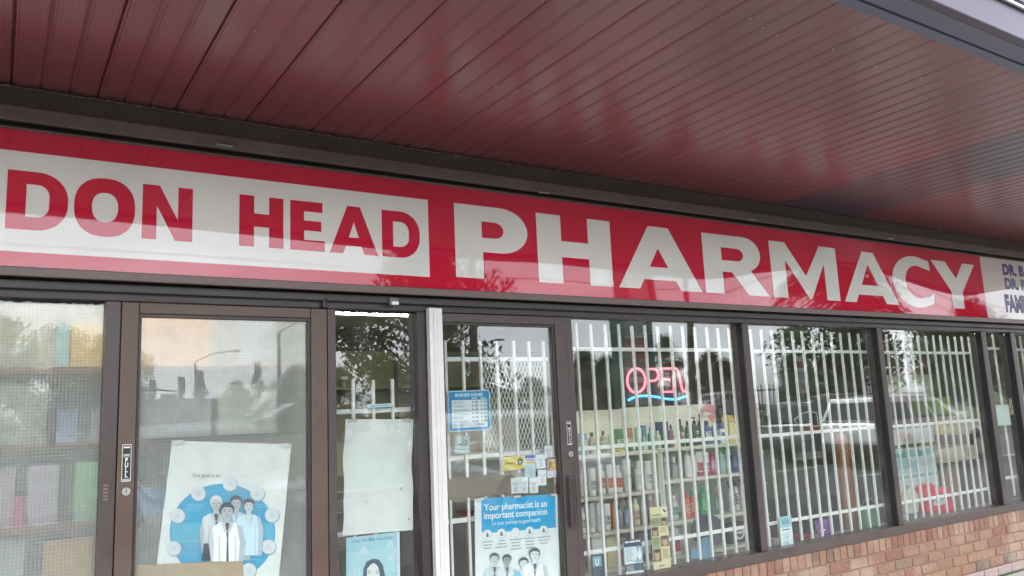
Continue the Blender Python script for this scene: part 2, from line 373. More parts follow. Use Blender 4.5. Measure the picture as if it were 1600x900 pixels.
# ------------------------------------------------------------------ canopy
SOF_C = srgb(134, 72, 76)
def soffit_mat(name, col, rough=.3):
    m = bpy.data.materials.new(name); m.use_nodes = True; t = m.node_tree; b = t.nodes['Principled BSDF']
    g = N(t, 'ShaderNodeNewGeometry'); sp = N(t, 'ShaderNodeSeparateXYZ'); t.links.new(g.outputs['Position'], sp.inputs[0])
    co = N(t, 'ShaderNodeTexCoord')
    nz_ = N(t, 'ShaderNodeTexNoise'); nz_.inputs['Scale'].default_value = 2.2; nz_.inputs['Detail'].default_value = 5; t.links.new(g.outputs['Position'], nz_.inputs['Vector'])
    oi = N(t, 'ShaderNodeObjectInfo')
    a = N(t, 'ShaderNodeMath', operation='MULTIPLY_ADD'); a.inputs[1].default_value = .10; a.inputs[2].default_value = .90; t.links.new(oi.outputs['Random'], a.inputs[0])
    a2 = N(t, 'ShaderNodeMath', operation='MULTIPLY_ADD'); a2.inputs[1].default_value = .22; a2.inputs[2].default_value = .89; t.links.new(nz_.outputs[0], a2.inputs[0])
    pr = N(t, 'ShaderNodeMath', operation='MULTIPLY'); t.links.new(a.outputs[0], pr.inputs[0]); t.links.new(a2.outputs[0], pr.inputs[1])
    # rows of punched vent holes in the flat of each rib bay
    def fr(i, per):
        d = N(t, 'ShaderNodeMath', operation='DIVIDE'); d.inputs[1].default_value = per; t.links.new(sp.outputs[i], d.inputs[0])
        f = N(t, 'ShaderNodeMath', operation='FRACT'); t.links.new(d.outputs[0], f.inputs[0])
        c = N(t, 'ShaderNodeMath', operation='SUBTRACT'); c.inputs[1].default_value = .5; t.links.new(f.outputs[0], c.inputs[0])
        q = N(t, 'ShaderNodeMath', operation='MULTIPLY'); t.links.new(c.outputs[0], q.inputs[0]); t.links.new(c.outputs[0], q.inputs[1]); return q
    fx, fy = fr(0, .01615), fr(1, .018)
    s = N(t, 'ShaderNodeMath', operation='ADD'); t.links.new(fx.outputs[0], s.inputs[0]); t.links.new(fy.outputs[0], s.inputs[1])
    hole = N(t, 'ShaderNodeMapRange'); hole.inputs[1].default_value = .035; hole.inputs[2].default_value = .075; hole.inputs[3].default_value = .55; hole.inputs[4].default_value = 1
    t.links.new(s.outputs[0], hole.inputs[0])
    p2 = N(t, 'ShaderNodeMath', operation='MULTIPLY'); t.links.new(pr.outputs[0], p2.inputs[0]); t.links.new(hole.outputs[0], p2.inputs[1])
    x = N(t, 'ShaderNodeMix', data_type='RGBA', blend_type='MULTIPLY'); x.inputs[0].default_value = 1; x.inputs[6].default_value = (*col, 1)
    t.links.new(p2.outputs[0], x.inputs[7]); t.links.new(x.outputs[2], b.inputs['Base Color'])
    rr = N(t, 'ShaderNodeMapRange'); rr.inputs[1].default_value = .3; rr.inputs[2].default_value = .7; rr.inputs[3].default_value = rough - .02; rr.inputs[4].default_value = rough + .03
    t.links.new(nz_.outputs[0], rr.inputs[0]); t.links.new(rr.outputs[0], b.inputs['Roughness'])
    b.inputs['Specular IOR Level'].default_value = .6; b.inputs['Coat Weight'].default_value = .8; b.inputs['Coat Roughness'].default_value = .24; b.inputs['Coat IOR'].default_value = 1.6
    return m
SOF = soffit_mat('maroon_soffit', SOF_C, .3)
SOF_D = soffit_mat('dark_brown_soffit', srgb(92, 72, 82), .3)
ZS = 3.14
can = thing('canopy', 'maroon ribbed metal canopy soffit over the shop front', 'canopy', (5, -1.2, ZS))
def panel_mb(yl0, yl1):
    b = MB(); p = []                   # three rib bays of 0.113 m, v-groove between, wide lap groove at the panel edge
    for i in range(3):
        x = i * .1133; g = .015 if i else .010
        d = .009 if i else .013
        p += [(x + .0005, d), (x + .003, d), (x + g, .002), (x + g + .007, .002), (x + g + .009, .0), (x + .1133 - .004, .0), (x + .1133 - .001, .006)]
    vs = [(x, yl0, z) for x, z in p] + [(x, yl1, z) for x, z in p]; n = len(p)
    b.add(vs, [(i, i+1, n+i+1, n+i) for i in range(n-1)])
    return b
pm_ = None
for k in range(-9, 36):
    x = k * .34 - .012
    if pm_ is None:
        o = panel_mb(-1.09 - .0, 1.19).build('soffit_panel', SOF, None, fix=False); pm_ = o.data
    else:
        o = bpy.data.objects.new('soffit_panel', pm_); COL.objects.link(o)
    o.parent = can; o.location = (x - 5, 0, 0)
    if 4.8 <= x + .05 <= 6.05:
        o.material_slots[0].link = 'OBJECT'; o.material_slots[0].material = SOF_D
b = MB()
for k in range(-24, 105):
    for yy in (-.03, -1.0, -2.0):
        if random.random() < .45: continue
        b.lathe(k*.1133 + .002, yy + random.uniform(-.05, .05), ZS - .004, [(.001, 0), (.0035, .0), (.0035, .004)], 6)
b.build('screw_heads', STEEL, can, kind='stuff')
b = MB()                                # crumbs of old caulk and cobweb where the soffit meets the flashing
for i in range(150):
    xx = random.uniform(-.4, 9.6); b.lathe(xx, -.012 - random.random()*.012, ZS - .011 - random.random()*.006, [(.001, 0), (random.uniform(.003, .009), .003), (.002, .008)], 6, sx=random.uniform(1, 2.6))
b.build('caulk_crumbs', mat('old_caulk', srgb(176, 166, 158), .8), can, kind='stuff')
FASC = mat('grey_aluminium_fascia', srgb(92, 86, 98), .33, .35, var=.06, vscale=2)
FASC2 = mat('slate_trim', srgb(112, 116, 136), .35, .3, var=.06, vscale=2)
part(can, 'edge_trim', FASC2, (-3.3, 12.3, -2.335, -2.285, ZS - .02, ZS + .03), (-3.3, 12.3, -2.43, -2.337, ZS - .012, ZS + .03), bevel=.004)
part(can, 'fascia_board', FASC, (-3.3, 12.3, -2.475, -2.432, ZS - .016, ZS + .14), bevel=.006)
part(can, 'drip_edge', ALU, (-3.3, 12.3, -2.492, -2.477, ZS + .128, ZS + .145), bevel=.004)
part(can, 'upper_fascia', FASC, (-3.3, 12.3, -2.50, -2.46, ZS + .147, ZS + .62), bevel=.004)
part(can, 'roof_deck', mat('roof_membrane', (.12, .12, .12), .9), (-3.3, 12.3, -2.45, 5.6, ZS + .06, ZS + .5))
part(can, 'end_cap', FASC2, (-3.34, -3.302, -2.45, .1, ZS, ZS + .6)); part(can, 'end_cap', FASC2, (12.302, 12.34, -2.45, .1, ZS, ZS + .6))
# ------------------------------------------------------------------ dark flashing between sign and soffit, and the store wall behind it
wl = thing('storefront_bulkhead', 'dark brown metal flashing band above the red sign', 'wall panel', (4, .05, 2.3))
part(wl, 'flashing', BAND, (-3.2, 12.2, .0, .12, 2.30, ZS + .055))
part(wl, 'lip', BAND, (-3.2, 12.2, -.055, -.002, 2.995, 3.02), bevel=.003)
part(wl, 'lower_flange', BAND, (-3.2, 12.2, -.09, -.057, 2.952, 3.018), bevel=.003)
part(wl, 'trim_bead', mat('pale_bead', srgb(128, 108, 104), .5), (-3.2, 12.2, -.012, -.002, ZS - .012, ZS - .002))
# sides and masonry outside the picture
b = MB(); b.box(12.1, 40, .05, 5.6, 0, 3.6); tag(b.build('neighbouring_shop', mat('far_brick', srgb(150, 104, 86), .8, var=.2, vscale=8), origin=(12.1, .05, 0)), 'brick end of the plaza beyond the last shop window', 'building')
b = MB(); b.box(-30, -3.15, .05, 5.6, 0, 3.6); tag(b.build('neighbouring_unit', mat('far_brick2', srgb(140, 100, 84), .8, var=.2, vscale=8), origin=(-30, .05, 0)), 'brick unit of the plaza before the patterned window', 'building')
# ------------------------------------------------------------------ storefront framing
ZSILL0, ZSILL1, ZHEAD, ZTOP = .498, .562, 2.19, 2.268
fr_ = thing('shop_glazing', 'dark bronze framed glazing of the shop front', 'shop window', (5, .05, .5))
GY = .057
def box_part(name, m, x0, x1, y0, y1, z0, z1, bevel=.003, t=None): return part(t or fr_, name, m, (x0, x1, y0, y1, z0, z1), bevel=bevel)
box_part('head', BRONZE_DK, -3.2, 12.0, .004, .115, ZHEAD, ZTOP)
box_part('head_cover', BRONZE_DK, -3.2, 12.0, -.030, .002, ZTOP - .042, ZTOP - .004)
box_part('head_reveal', BRONZE_DK, -3.2, 12.0, -.004, .115, ZTOP + .002, ZTOP + .034)
box_part('sill', BRONZE, 3.036, 12.0, -.012, .115, ZSILL0, ZSILL1)
mull = [(4.605, 4.67), (6.275, 6.34), (7.96, 8.045), (8.52, 8.60), (9.95, 10.02), (11.6, 11.68)]
for a, c in mull:
    box_part('mullion', BRONZE, a, c, 0, .115, ZSILL1 + .002, ZHEAD - .002)
    box_part('mullion_side', SIDE_BLACK, a - .007, a - .001, .003, GY - .001, ZSILL1 + .002, ZHEAD - .002, bevel=0)  # near-black strip that makes the mullion's left side darker
box_part('jamb', BRONZE, 2.988, 3.034, 0, .115, .005, ZHEAD - .002)           # right of the glass door
box_part('jamb', BRONZE_DK, 1.958, 2.010, 0, .115, .005, ZHEAD - .002)        # right of the sidelight
box_part('jamb', BRONZE, 1.442, 1.486, 0, .115, .005, ZHEAD - .002)           # left of the sidelight
box_part('jamb', BRONZE, .402, .464, 0, .115, .005, ZHEAD - .002)             # left of the patterned door
box_part('jamb', BRONZE, -1.3, -1.24, 0, .115, .005, ZHEAD - .002)
box_part('sill', BRONZE_DK, 1.488, 1.956, -.008, .115, .005, .12)
box_part('sill', BRONZE_DK, -1.238, .40, -.008, .115, .005, .12)
ex = [3.036, 4.605, 4.67, 6.275, 6.34, 7.96, 8.045, 8.52, 8.60, 9.95, 10.02, 11.6]
for i in range(0, 12, 2):
    box_part('pane', GLASS, ex[i] - .0, ex[i+1] - .002, GY, GY + .006, ZSILL1 + .001, ZHEAD - .001, bevel=0)
box_part('pane', GLASS, 1.488, 1.956, GY, GY + .006, .122, ZHEAD - .001, bevel=0)
lp = box_part('pane', GLASS_P, -1.238, .40, GY, GY + .006, .122, ZHEAD - .001, bevel=0)
box_part('patterned_leaf', PGLASS, -1.238, .40, GY + .012, GY + .014, .122, ZHEAD - .001, bevel=0)
# ragged sealant along the head of the panes
SEAL = mat('old_sealant', (.03, .028, .028), .7)
for (x0, x1) in ((-.3, .4), (1.49, 1.955)):
    b = MB(); n = 40; pts = [(x0, ZHEAD + .002)]
    for i in range(n + 1): pts.append((x0 + (x1-x0)*i/n, ZHEAD - .006 - random.random() * .009))
    pts.append((x1, ZHEAD + .002)); b.prism(pts[::-1], GY - .006, GY - .001); b.build('sealant', SEAL, fr_)
# ------------------------------------------------------------------ brick apron under the windows
def brick_mat():
    m = bpy.data.materials.new('buff_red_brick'); m.use_nodes = True; t = m.node_tree; b = t.nodes['Principled BSDF']
    oi = N(t, 'ShaderNodeObjectInfo'); rp = N(t, 'ShaderNodeValToRGB'); t.links.new(oi.outputs['Random'], rp.inputs[0])
    cs = [(.0, (122, 84, 70)), (.2, (142, 110, 92)), (.4, (128, 90, 76)), (.6, (148, 122, 102)), (.8, (132, 98, 82)), (.93, (142, 114, 96)), (1., (88, 80, 70))]
    el = rp.color_ramp.elements
    while len(el) < len(cs): el.new(.5)
    for e, (p, c) in zip(el, cs): e.position = p; e.color = (*srgb(*c), 1)
    co = N(t, 'ShaderNodeNewGeometry'); nz_ = N(t, 'ShaderNodeTexNoise'); nz_.inputs['Scale'].default_value = 26; nz_.inputs['Detail'].default_value = 8; t.links.new(co.outputs['Position'], nz_.inputs['Vector'])
    nb = N(t, 'ShaderNodeTexNoise'); nb.inputs['Scale'].default_value = 2.3; nb.inputs['Detail'].default_value = 4; t.links.new(co.outputs['Position'], nb.inputs['Vector'])
    r1 = N(t, 'ShaderNodeMapRange'); r1.inputs[1].default_value = .3; r1.inputs[2].default_value = .72; r1.inputs[3].default_value = .84; r1.inputs[4].default_value = 1.12; t.links.new(nz_.outputs[0], r1.inputs[0])
    x = N(t, 'ShaderNodeMix', data_type='RGBA', blend_type='MULTIPLY'); x.inputs[0].default_value = 1; t.links.new(rp.outputs[0], x.inputs[6]); t.links.new(r1.outputs[0], x.inputs[7])
    r2 = N(t, 'ShaderNodeMapRange'); r2.inputs[1].default_value = .5; r2.inputs[2].default_value = .72; r2.inputs[3].default_value = 0; r2.inputs[4].default_value = .7; t.links.new(nb.outputs[0], r2.inputs[0])
    y = N(t, 'ShaderNodeMix', data_type='RGBA'); t.links.new(r2.outputs[0], y.inputs[0]); t.links.new(x.outputs[2], y.inputs[6]); y.inputs[7].default_value = (*srgb(168, 150, 134), 1)   # lime bloom
    t.links.new(y.outputs[2], b.inputs['Base Color']); b.inputs['Roughness'].default_value = .85
    bp = N(t, 'ShaderNodeBump'); bp.inputs['Strength'].default_value = .5; bp.inputs['Distance'].default_value = .006; t.links.new(nz_.outputs[0], bp.inputs['Height']); t.links.new(bp.outputs[0], b.inputs['Normal'])
    return m
BRICK = brick_mat(); MORTAR = mat('mortar', srgb(140, 120, 104), .9, var=.2, vscale=14, bump=.5, bscale=90)
PBRICK = mat('painted_brick', srgb(158, 142, 138), .8, var=.2, vscale=18, bump=.4, bscale=60)
apron = thing('brick_apron', 'low brick wall under the barred shop windows', 'wall', (6, .04, 0))
part(apron, 'mortar_bed', MORTAR, (3.04, 11.9, .004, .12, -.02, .497))
def brick_mesh(wd, ht, dep=.08):
    b = MB(); b.box(0, wd, 0, dep, 0, ht); o = b.build('brick', BRICK); 
    bb = bmesh.new(); bb.from_mesh(o.data); bmesh.ops.bevel(bb, geom=[e for e in bb.edges if all(v.co.y < .01 for v in e.verts)], offset=.004, segments=1, affect='EDGES'); bb.to_mesh(o.data); bb.free()
    me = o.data; bpy.data.objects.remove(o); return me
bm_s = [brick_mesh(.224, .072) for _ in range(1)]; bm_h = brick_mesh(.072, .098)
def lay(me, x, z, m=None):
    o = bpy.data.objects.new('brick', me); COL.objects.link(o); o.parent = apron
    o.location = (x - 6, -.007 + random.uniform(-.0025, .0025) - .04, z + random.uniform(-.001, .001)); o.rotation_euler = (random.uniform(-.006, .006), random.uniform(-.006, .006), random.uniform(-.008, .008))
    if m: o.material_slots[0].link = 'OBJECT'; o.material_slots[0].material = m
x = 3.05
while x < 9.4: lay(bm_h, x, .393); x += .0835
for r in range(5):
    z = .393 - (r + 1) * .084; x = 3.2 + (.118 if r % 2 else 0)
    if r == 4: z += .0
    while x < 9.4: lay(bm_s[0], x, z + .0, PBRICK if r == 4 else None); x += .2365
# ------------------------------------------------------------------ doors
def pull_sticker(t, x0, z0, x1, z1, y, letters):
    pr = Print((x0, y, z0), (x1 - x0, 0, 0), (0, 0, z1 - z0))
    dk = cm(48, 44, 44)
    pr.rect(0, 1, 0, 1, WHITE); pr.rect(.06, .94, .02, .98, dk)
    pr.rect(.15, .85, .9, .94, WHITE); pr.rect(.12, .88, .72, .735, WHITE); pr.rect(.2, .8, .69, .705, WHITE); pr.rect(.1, .9, .655, .665, WHITE)
    h = .13
    for i, c in enumerate(letters): pr.text(c, .5, .52 - i * .135, h * 1.25, WHITE, bold=.04, sx=(z1-z0)/(x1-x0)*.8, center=True)
    pr.rect(.1, .9, .055, .07, WHITE); pr.rect(.15, .85, .03, .04, WHITE)
    o = pr.build('pull_sticker', t); return o
def lock(t, x, z, y):
    b = MB(); vs = []
    b.tube([(x, y, z), (x, y - .012, z)], [.0195, .0175], 20); o = b.build('lock_cylinder', STEEL, t)
    b = MB(); b.box(x - .0018, x + .0018, y - .0135, y - .0125, z - .006, z + .01); b.build('keyhole', BLACK, o)
d1 = thing('patterned_glass_door', 'tan bronze door with patterned glass left of the sidelight', 'door', (.95, .05, 0))
part(d1, 'stile', TAN, (.468, .540, -.006, .05, .02, 2.186), bevel=.004); part(d1, 'stile', TAN, (1.352, 1.436, -.006, .05, .02, 2.186), bevel=.004)
part(d1, 'rail', TAN, (.542, 1.350, -.005, .05, 2.135, 2.186), bevel=.004); part(d1, 'rail', TAN, (.542, 1.350, -.005, .05, .02, .26), bevel=.004)
part(d1, 'glazing_bead', BRONZE_DK, (.5425, .553, .004, .046, .262, 2.133), (1.338, 1.3495, .004, .046, .262, 2.133), (.5545, 1.3365, .004, .046, 2.12, 2.133))
part(d1, 'pane', GLASS_P, (.554, 1.337, .024, .030, .262, 2.119)); part(d1, 'patterned_leaf', PGLASS, (.554, 1.337, .0435, .0455, .262, 2.119))
pull_sticker(d1, .486, 1.38, .524, 1.542, -.0068, 'PULL'); lock(d1, .506, 1.337, -.006)
b = MB(); b.lathe(1.418, -.02, 2.19, [(.010, 0), (.013, .006), (.013, .045), (.009, .05)], 10); b.build('pivot', BRONZE_DK, d1)
pr = Print((.413, -.0006, 1.30), (.026, 0, 0), (0, 0, .08)); g_ = cm(120, 108, 104)
for i in range(5): pr.rect(.1, .9 - .1*(i % 2), .05 + .19*i, .16 + .19*i, g_)
tag(pr.build('worn_sticker', None, origin=(.413, 0, 1.30)), 'worn torn sticker on the jamb beside the patterned door lock', 'sticker')
d2 = thing('barred_glass_door', 'bronze glass entrance door with white bars and business hours sign', 'door', (2.55, .05, 0))
part(d2, 'stile', BRONZE, (2.07, 2.108, -.004, .05, .02, 2.186), bevel=.004); part(d2, 'stile', BRONZE, (2.90, 2.984, -.006, .05, .02, 2.186), bevel=.004)
part(d2, 'rail', BRONZE, (2.110, 2.898, -.005, .05, 2.135, 2.186), bevel=.004); part(d2, 'rail', BRONZE, (2.110, 2.898, -.005, .05, .02, .26), bevel=.004)
part(d2, 'glazing_bead', BRONZE_DK, (2.884, 2.8975, .004, .046, .262, 2.133), (2.1105, 2.883, .004, .046, 2.122, 2.133))
part(d2, 'pane', GLASS, (2.111, 2.883, .024, .030, .262, 2.121))
pull_sticker(d2, 2.948, 1.40, 2.982, 1.54, -.0068, 'PULL'); lock(d2, 2.962, 1.345, -.006)
b = MB(); b.box(2.925, 2.982, -.04, -.008, .92, 1.215); b.build('pull_handle', BRONZE, d2, bevel=.006)
b = MB(); 
for i in range(3): b.box(2.934 + i*.015, 2.944 + i*.015, -.046, -.0405, .93, 1.2)
b.build('handle_rib', BRONZE, d2)
# folded white gate channels beside the door
tr = thing('gate_channel', 'white aluminium channels of a sliding gate beside the entrance door', 'gate track', (2.05, 0, 0))
for i, (a, c) in enumerate(((2.010, 2.036), (2.0395, 2.062), (2.0645, 2.098))):
    part(tr, 'channel', ALU, (a, c, -.05 + .006*i, -.008, .01, 2.208), bevel=.003)
# little sensor box on the head over the sidelight
t = thing('door_sensor', 'small grey sensor box on the frame over the sidelight', 'sensor', (1.80, 0, 2.2))
part(t, 'case', cm(112, 112, 112), (1.775, 1.825, -.052, -.032, 2.215, 2.255), bevel=.004); part(t, 'lens', mat('white_lens', (.85, .85, .85), .3), (1.783, 1.823, -.057, -.0525, 2.214, 2.232))
# ------------------------------------------------------------------ the red sign
SO = -.08; SK = (D + SO) / D
def S(x, z): return (x * SK, H0 + (z - H0) * SK)
sg = thing('pharmacy_sign', 'long red fascia sign with big white lettering over the shop front', 'sign', (4, SO, 2.31))
x0s, zb = S(-.35, 2.325); x1s, zt = S(8.125, 2.939)
seam = [x0s, S(2.41, 0)[0], S(4.635, 0)[0], x1s]
for i in range(3):
    b = MB(); b.box(seam[i] + (.001 if i else 0), seam[i+1] - .001, SO, SO + .006, zb, zt); b.build('face_panel', RED_AC, sg)
part(sg, 'cabinet', BAND, (x0s, x1s + .002, SO + .007, -.002, zb - .004, zt + .012))
def letter(name, outer, holes, y, m, parent, dy=.0009):
    cu = bpy.data.curves.new('l', 'CURVE'); cu.dimensions = '2D'; cu.fill_mode = 'BOTH'; cu.extrude = dy / 2
    for poly in [outer] + holes:
        sp = cu.splines.new('POLY'); sp.points.add(len(poly) - 1); sp.use_cyclic_u = True
        for q, (x, z) in zip(sp.points, poly): q.co = (x, z, 0, 1)
    ob = bpy.data.objects.new('l', cu); me = ob.to_mesh()
    b = MB(); b.add([(v.co.x, y - v.co.z, v.co.y) for v in me.vertices], [tuple(p.vertices) for p in me.polygons])
    ob.to_mesh_clear(); bpy.data.objects.remove(ob); bpy.data.curves.remove(cu)
    return b.build(name, m, parent)
def arc(cx, cz, rx, rz, a0, a1, n=16): return [(cx + rx*math.cos(R(a0 + (a1-a0)*i/n)), cz + rz*math.sin(R(a0 + (a1-a0)*i/n))) for i in range(n + 1)]
def SP(poly): return [S(x, z) for x, z in poly]
def rr_D(x0, x1, z0, z1, t, tz, r):    # a D: stem left, rounded right
    zc = (z0 + z1) / 2
    o = [(x0, z0)] + arc(x1 - r, z0 + r, r, r, -90, 0, 10) + arc(x1 - r, z1 - r, r, r, 0, 90, 10) + [(x0, z1)]
    ri = r - t * .95
    h = [(x0 + t, z0 + tz)] + arc(x1 - t - ri, z0 + tz + ri, ri, ri, -90, 0, 8) + arc(x1 - t - ri, z1 - tz - ri, ri, ri, 0, 90, 8) + [(x0 + t, z1 - tz)]
    return o, [h]
Z0, Z1 = 2.490, 2.754
wf = MB(); a = S(-.30, 2.39); c = S(2.045, 2.842); wf.box(a[0], c[0], SO - .0012, SO - .0002, a[1], c[1]); wf.build('white_field', WHITE_AC, sg)
LY = SO - .0022
L = {}
o, h = rr_D(-.002, .233, Z0, Z1, .073, .058, .118); letter('letter', SP(o), [SP(q) for q in h], LY, RED_AC, sg)
def sup(cx, cz, rx, rz, p=2.35, n=44):
    r = []
    for i in range(n):
        t = 2*math.pi*i/n; c_, s_ = math.cos(t), math.sin(t)
        r.append((cx + rx*math.copysign(abs(c_)**(2/p), c_), cz + rz*math.copysign(abs(s_)**(2/p), s_)))
    return r
letter('letter', SP(sup(.383, 2.622, .126, .138)), [SP(sup(.383, 2.622, .054, .069))], LY, RED_AC, sg)
letter('letter', SP([(.54, Z0), (.603, Z0), (.603, 2.655), (.687, Z0), (.764, Z0), (.764, Z1), (.698, Z1), (.698, 2.59), (.614, Z1), (.54, Z1)]), [], LY, RED_AC, sg)
letter('letter', SP([(.986, Z0), (1.059, Z0), (1.059, 2.594), (1.135, 2.594), (1.135, Z0), (1.208, Z0), (1.208, Z1), (1.135, Z1), (1.135, 2.662), (1.059, 2.662), (1.059, Z1), (.986, Z1)]), [], LY, RED_AC, sg)
letter('letter', SP([(1.244, Z0), (1.428, Z0), (1.428, 2.546), (1.317, 2.546), (1.317, 2.597), (1.41, 2.597), (1.41, 2.650), (1.317, 2.650), (1.317, 2.70), (1.417, 2.70), (1.417, Z1), (1.244, Z1)]), [], LY, RED_AC, sg)
letter('letter', SP([(1.455, Z0), (1.53, Z0), (1.547, 2.533), (1.636, 2.533), (1.652, Z0), (1.731, Z0), (1.628, Z1), (1.556, Z1)]), [SP([(1.563, 2.58), (1.621, 2.58), (1.592, 2.668)])], LY, RED_AC, sg)
o, h = rr_D(1.756, 1.987, Z0, Z1, .067, .06, .118); letter('letter', SP(o), [SP(q) for q in h], LY, RED_AC, sg)
# PHARMACY, white on red
Z0, Z1 = 2.40, 2.843
def WL(outer, holes=()): letter('letter', SP(outer), [SP(q) for q in holes], SO - .0012, WHITE_AC, sg)
WL([(2.216, Z0), (2.404, Z0), (2.404, 2.561)] + [(2.53, 2.561)] + arc(2.53, 2.702, .199, .141, -90, 90, 22) + [(2.216, Z1)],
   [[(2.400, 2.649), (2.49, 2.649)] + arc(2.49, 2.699, .064, .050, -90, 90, 14) + [(2.400, 2.749)]])
WL([(2.800, Z0), (2.988, Z0), (2.988, 2.571), (3.205, 2.571), (3.205, Z0), (3.396, Z0), (3.396, Z1), (3.205, Z1), (3.205, 2.676), (2.988, 2.676), (2.988, Z1), (2.800, Z1)])
WL([(3.446, Z0), (3.630, Z0), (3.672, 2.467), (3.968, 2.467), (4.013, Z0), (4.222, Z0), (3.925, Z1), (3.737, Z1)], [[(3.730, 2.557), (3.903, 2.557), (3.817, 2.690)]])
WL([(4.256, Z0), (4.447, Z0), (4.447, 2.565), (4.545, 2.565), (4.712, Z0), (4.944, Z0), (4.754, 2.585)] + arc(4.69, 2.712, .182, .131, -62, 90, 18) + [(4.256, Z1)],
   [[(4.447, 2.652), (4.61, 2.652)] + arc(4.61, 2.70, .072, .048, -90, 90, 12) + [(4.447, 2.748)]])
WL([(4.990, Z0), (5.160, Z0), (5.160, 2.70), (5.425, Z0), (5.45, Z0), (5.643, 2.70), (5.643, Z0), (5.815, Z0), (5.812, Z1), (5.600, Z1), (5.402, 2.585), (5.170, Z1), (4.986, Z1)])
WL([(5.874, Z0), (6.030, Z0), (6.076, 2.467), (6.42, 2.467), (6.462, Z0), (6.646, Z0), (6.335, Z1), (6.176, Z1)], [[(6.128, 2.552), (6.365, 2.552), (6.245, 2.735)]])
co_ = arc(6.945, 2.621, .352, .235, 40, 320, 40); ci_ = arc(6.97, 2.621, .187, .146, 318, 42, 34)
WL([(7.19, 2.826)] + arc(6.955, 2.621, .365, .235, 72, 288, 36) + [(7.205, 2.428), (7.228, 2.522)] + [(7.13, 2.485)] + arc(6.985, 2.621, .197, .150, 290, 70, 30) + [(7.205, 2.735)])
WL([(7.525, Z0), (7.722, Z0), (7.722, 2.56), (7.994, Z1), (7.778, Z1), (7.636, 2.69), (7.470, Z1), (7.236, Z1), (7.525, 2.56)])
# edge retainers and clips
RET = mat('brown_retainer', srgb(112, 97, 92), .4, .15, var=.08, vscale=4)
part(sg, 'retainer', RET, (x0s, 12.0, SO - .012, SO + .004, zb - .042, zb - .001), bevel=.004)
part(sg, 'retainer', BAND, (x0s, x1s, SO - .006, SO + .006, zt + .001, zt + .011))
for px, py in ((351, 228), (850, 302), (1176, 344), (1392, 373)):
    p = at(px, py, -.095); b = MB(); b.box(p.x - .04, p.x + .04, -.099, -.0905, p.z - .002, p.z + .006); b.build('clip', STEEL, sg)
b = MB(); p = at(631, 367, SO); b.lathe(p.x, SO, p.z, [(.004, 0), (.005, .004), (.002, .01)], 8); b.build('fixing_screw', STEEL, sg)
# clinic sign to the right
cs = thing('clinic_sign', 'off-white sign with dark blue doctor names at the right edge', 'sign', (10, SO, 2.31))
b = MB(); b.box(x1s + .003, 11.9, SO, SO + .006, zb, zt); b.build('face_panel', CLINIC_AC, cs)
part(cs, 'cabinet', BAND, (x1s + .005, 11.9, SO + .007, -.002, zb - .004, zt + .012))
NAVY = mat('navy_vinyl', srgb(44, 40, 104), .3)
def clinic_text(s, xa, za, h, sx=1.35):
    pr = Print((S(xa, za)[0], SO - .0006, S(xa, za)[1]), (1, 0, 0), (0, 0, 1)); pr.text(s, 0, 0, h * 1.38, NAVY, bold=.06, sx=sx); pr.build('lettering', cs)
clinic_text('DR. B', 8.54, 2.785, .104, 1.22); clinic_text('DR. R', 8.545, 2.640, .104, 1.22); clinic_text('FAMILY', 8.50, 2.405, .165, .78)
# ------------------------------------------------------------------ security bars behind the glass
def grille(label, x0, x1, bars, rails, ztop, zbot, y, extra=None, bw_=.0085, broken=None):
    t = thing('security_grille', label, 'security bars', ((x0 + x1) / 2, y, zbot), 'white security bars behind the shop glass')
    for i, x in enumerate(bars):
        segs = [(zbot + random.uniform(-.004, .004), ztop + random.uniform(-.006, .006))] if not broken else broken
        for (a, c) in segs:
            jx, jl = x + random.uniform(-.0025, .0025), random.uniform(-.003, .003); b = MB(); b.box(-bw_, bw_, y - bw_, y + bw_, a, c); b.v = [(p[0] + jx + (jl if p[2] == c else 0), p[1], p[2]) for p in b.v]; b.build('bar', WHITE_BAR, t, bevel=.002)
    for z in rails:
        b = MB(); b.box(x0, x1, y + bw_ + .0005, y + bw_ + .010, z - .0125, z + .0125); b.build('rail', WHITE_BAR, t, bevel=.002)
    return t
def lin(a, c, n): return [a + (c - a) * i / (n - 1) for i in range(n)]
BY = .125
grille('white bars behind the window with the red neon', 3.10, 4.64, lin(3.165, 4.60, 13), (2.0, 1.363, .722), 2.165, .545, BY)
grille('white bars behind the window second from the door', 4.79, 6.34, lin(4.83, 6.31, 13), (1.995, 1.355, .715), 2.155, .545, BY)
grille('white bars behind the window with the red jug', 6.52, 8.02, lin(6.59, 7.96, 12), (1.992, 1.35, .705), 2.15, .545, BY)
grille('white bars behind the narrow rightmost window', 8.16, 8.62, lin(8.27, 8.58, 3), (2.04, .775), 2.18, .6, BY)
grille('white bars behind the window cut by the right edge of the photo', 8.75, 9.9, lin(8.85, 9.8, 9), (2.03, .76), 2.17, .6, BY)
dg = grille('white bars with diamond mesh behind the entrance door glass', 2.15, 2.90, [2.172, 2.288, 2.404, 2.519, 2.634, 2.747, 2.860], (1.93, 1.368), 2.04, 1.255, .075)
for x in (2.172, 2.288, 2.404, 2.519): part(dg, 'bar', WHITE_BAR, (x - .0075, x + .0075, .0675, .0825, .4, 1.14), bevel=.002)
part(dg, 'rail', WHITE_BAR, (2.15, 2.90, .083, .0925, 1.008, 1.035), bevel=.002)
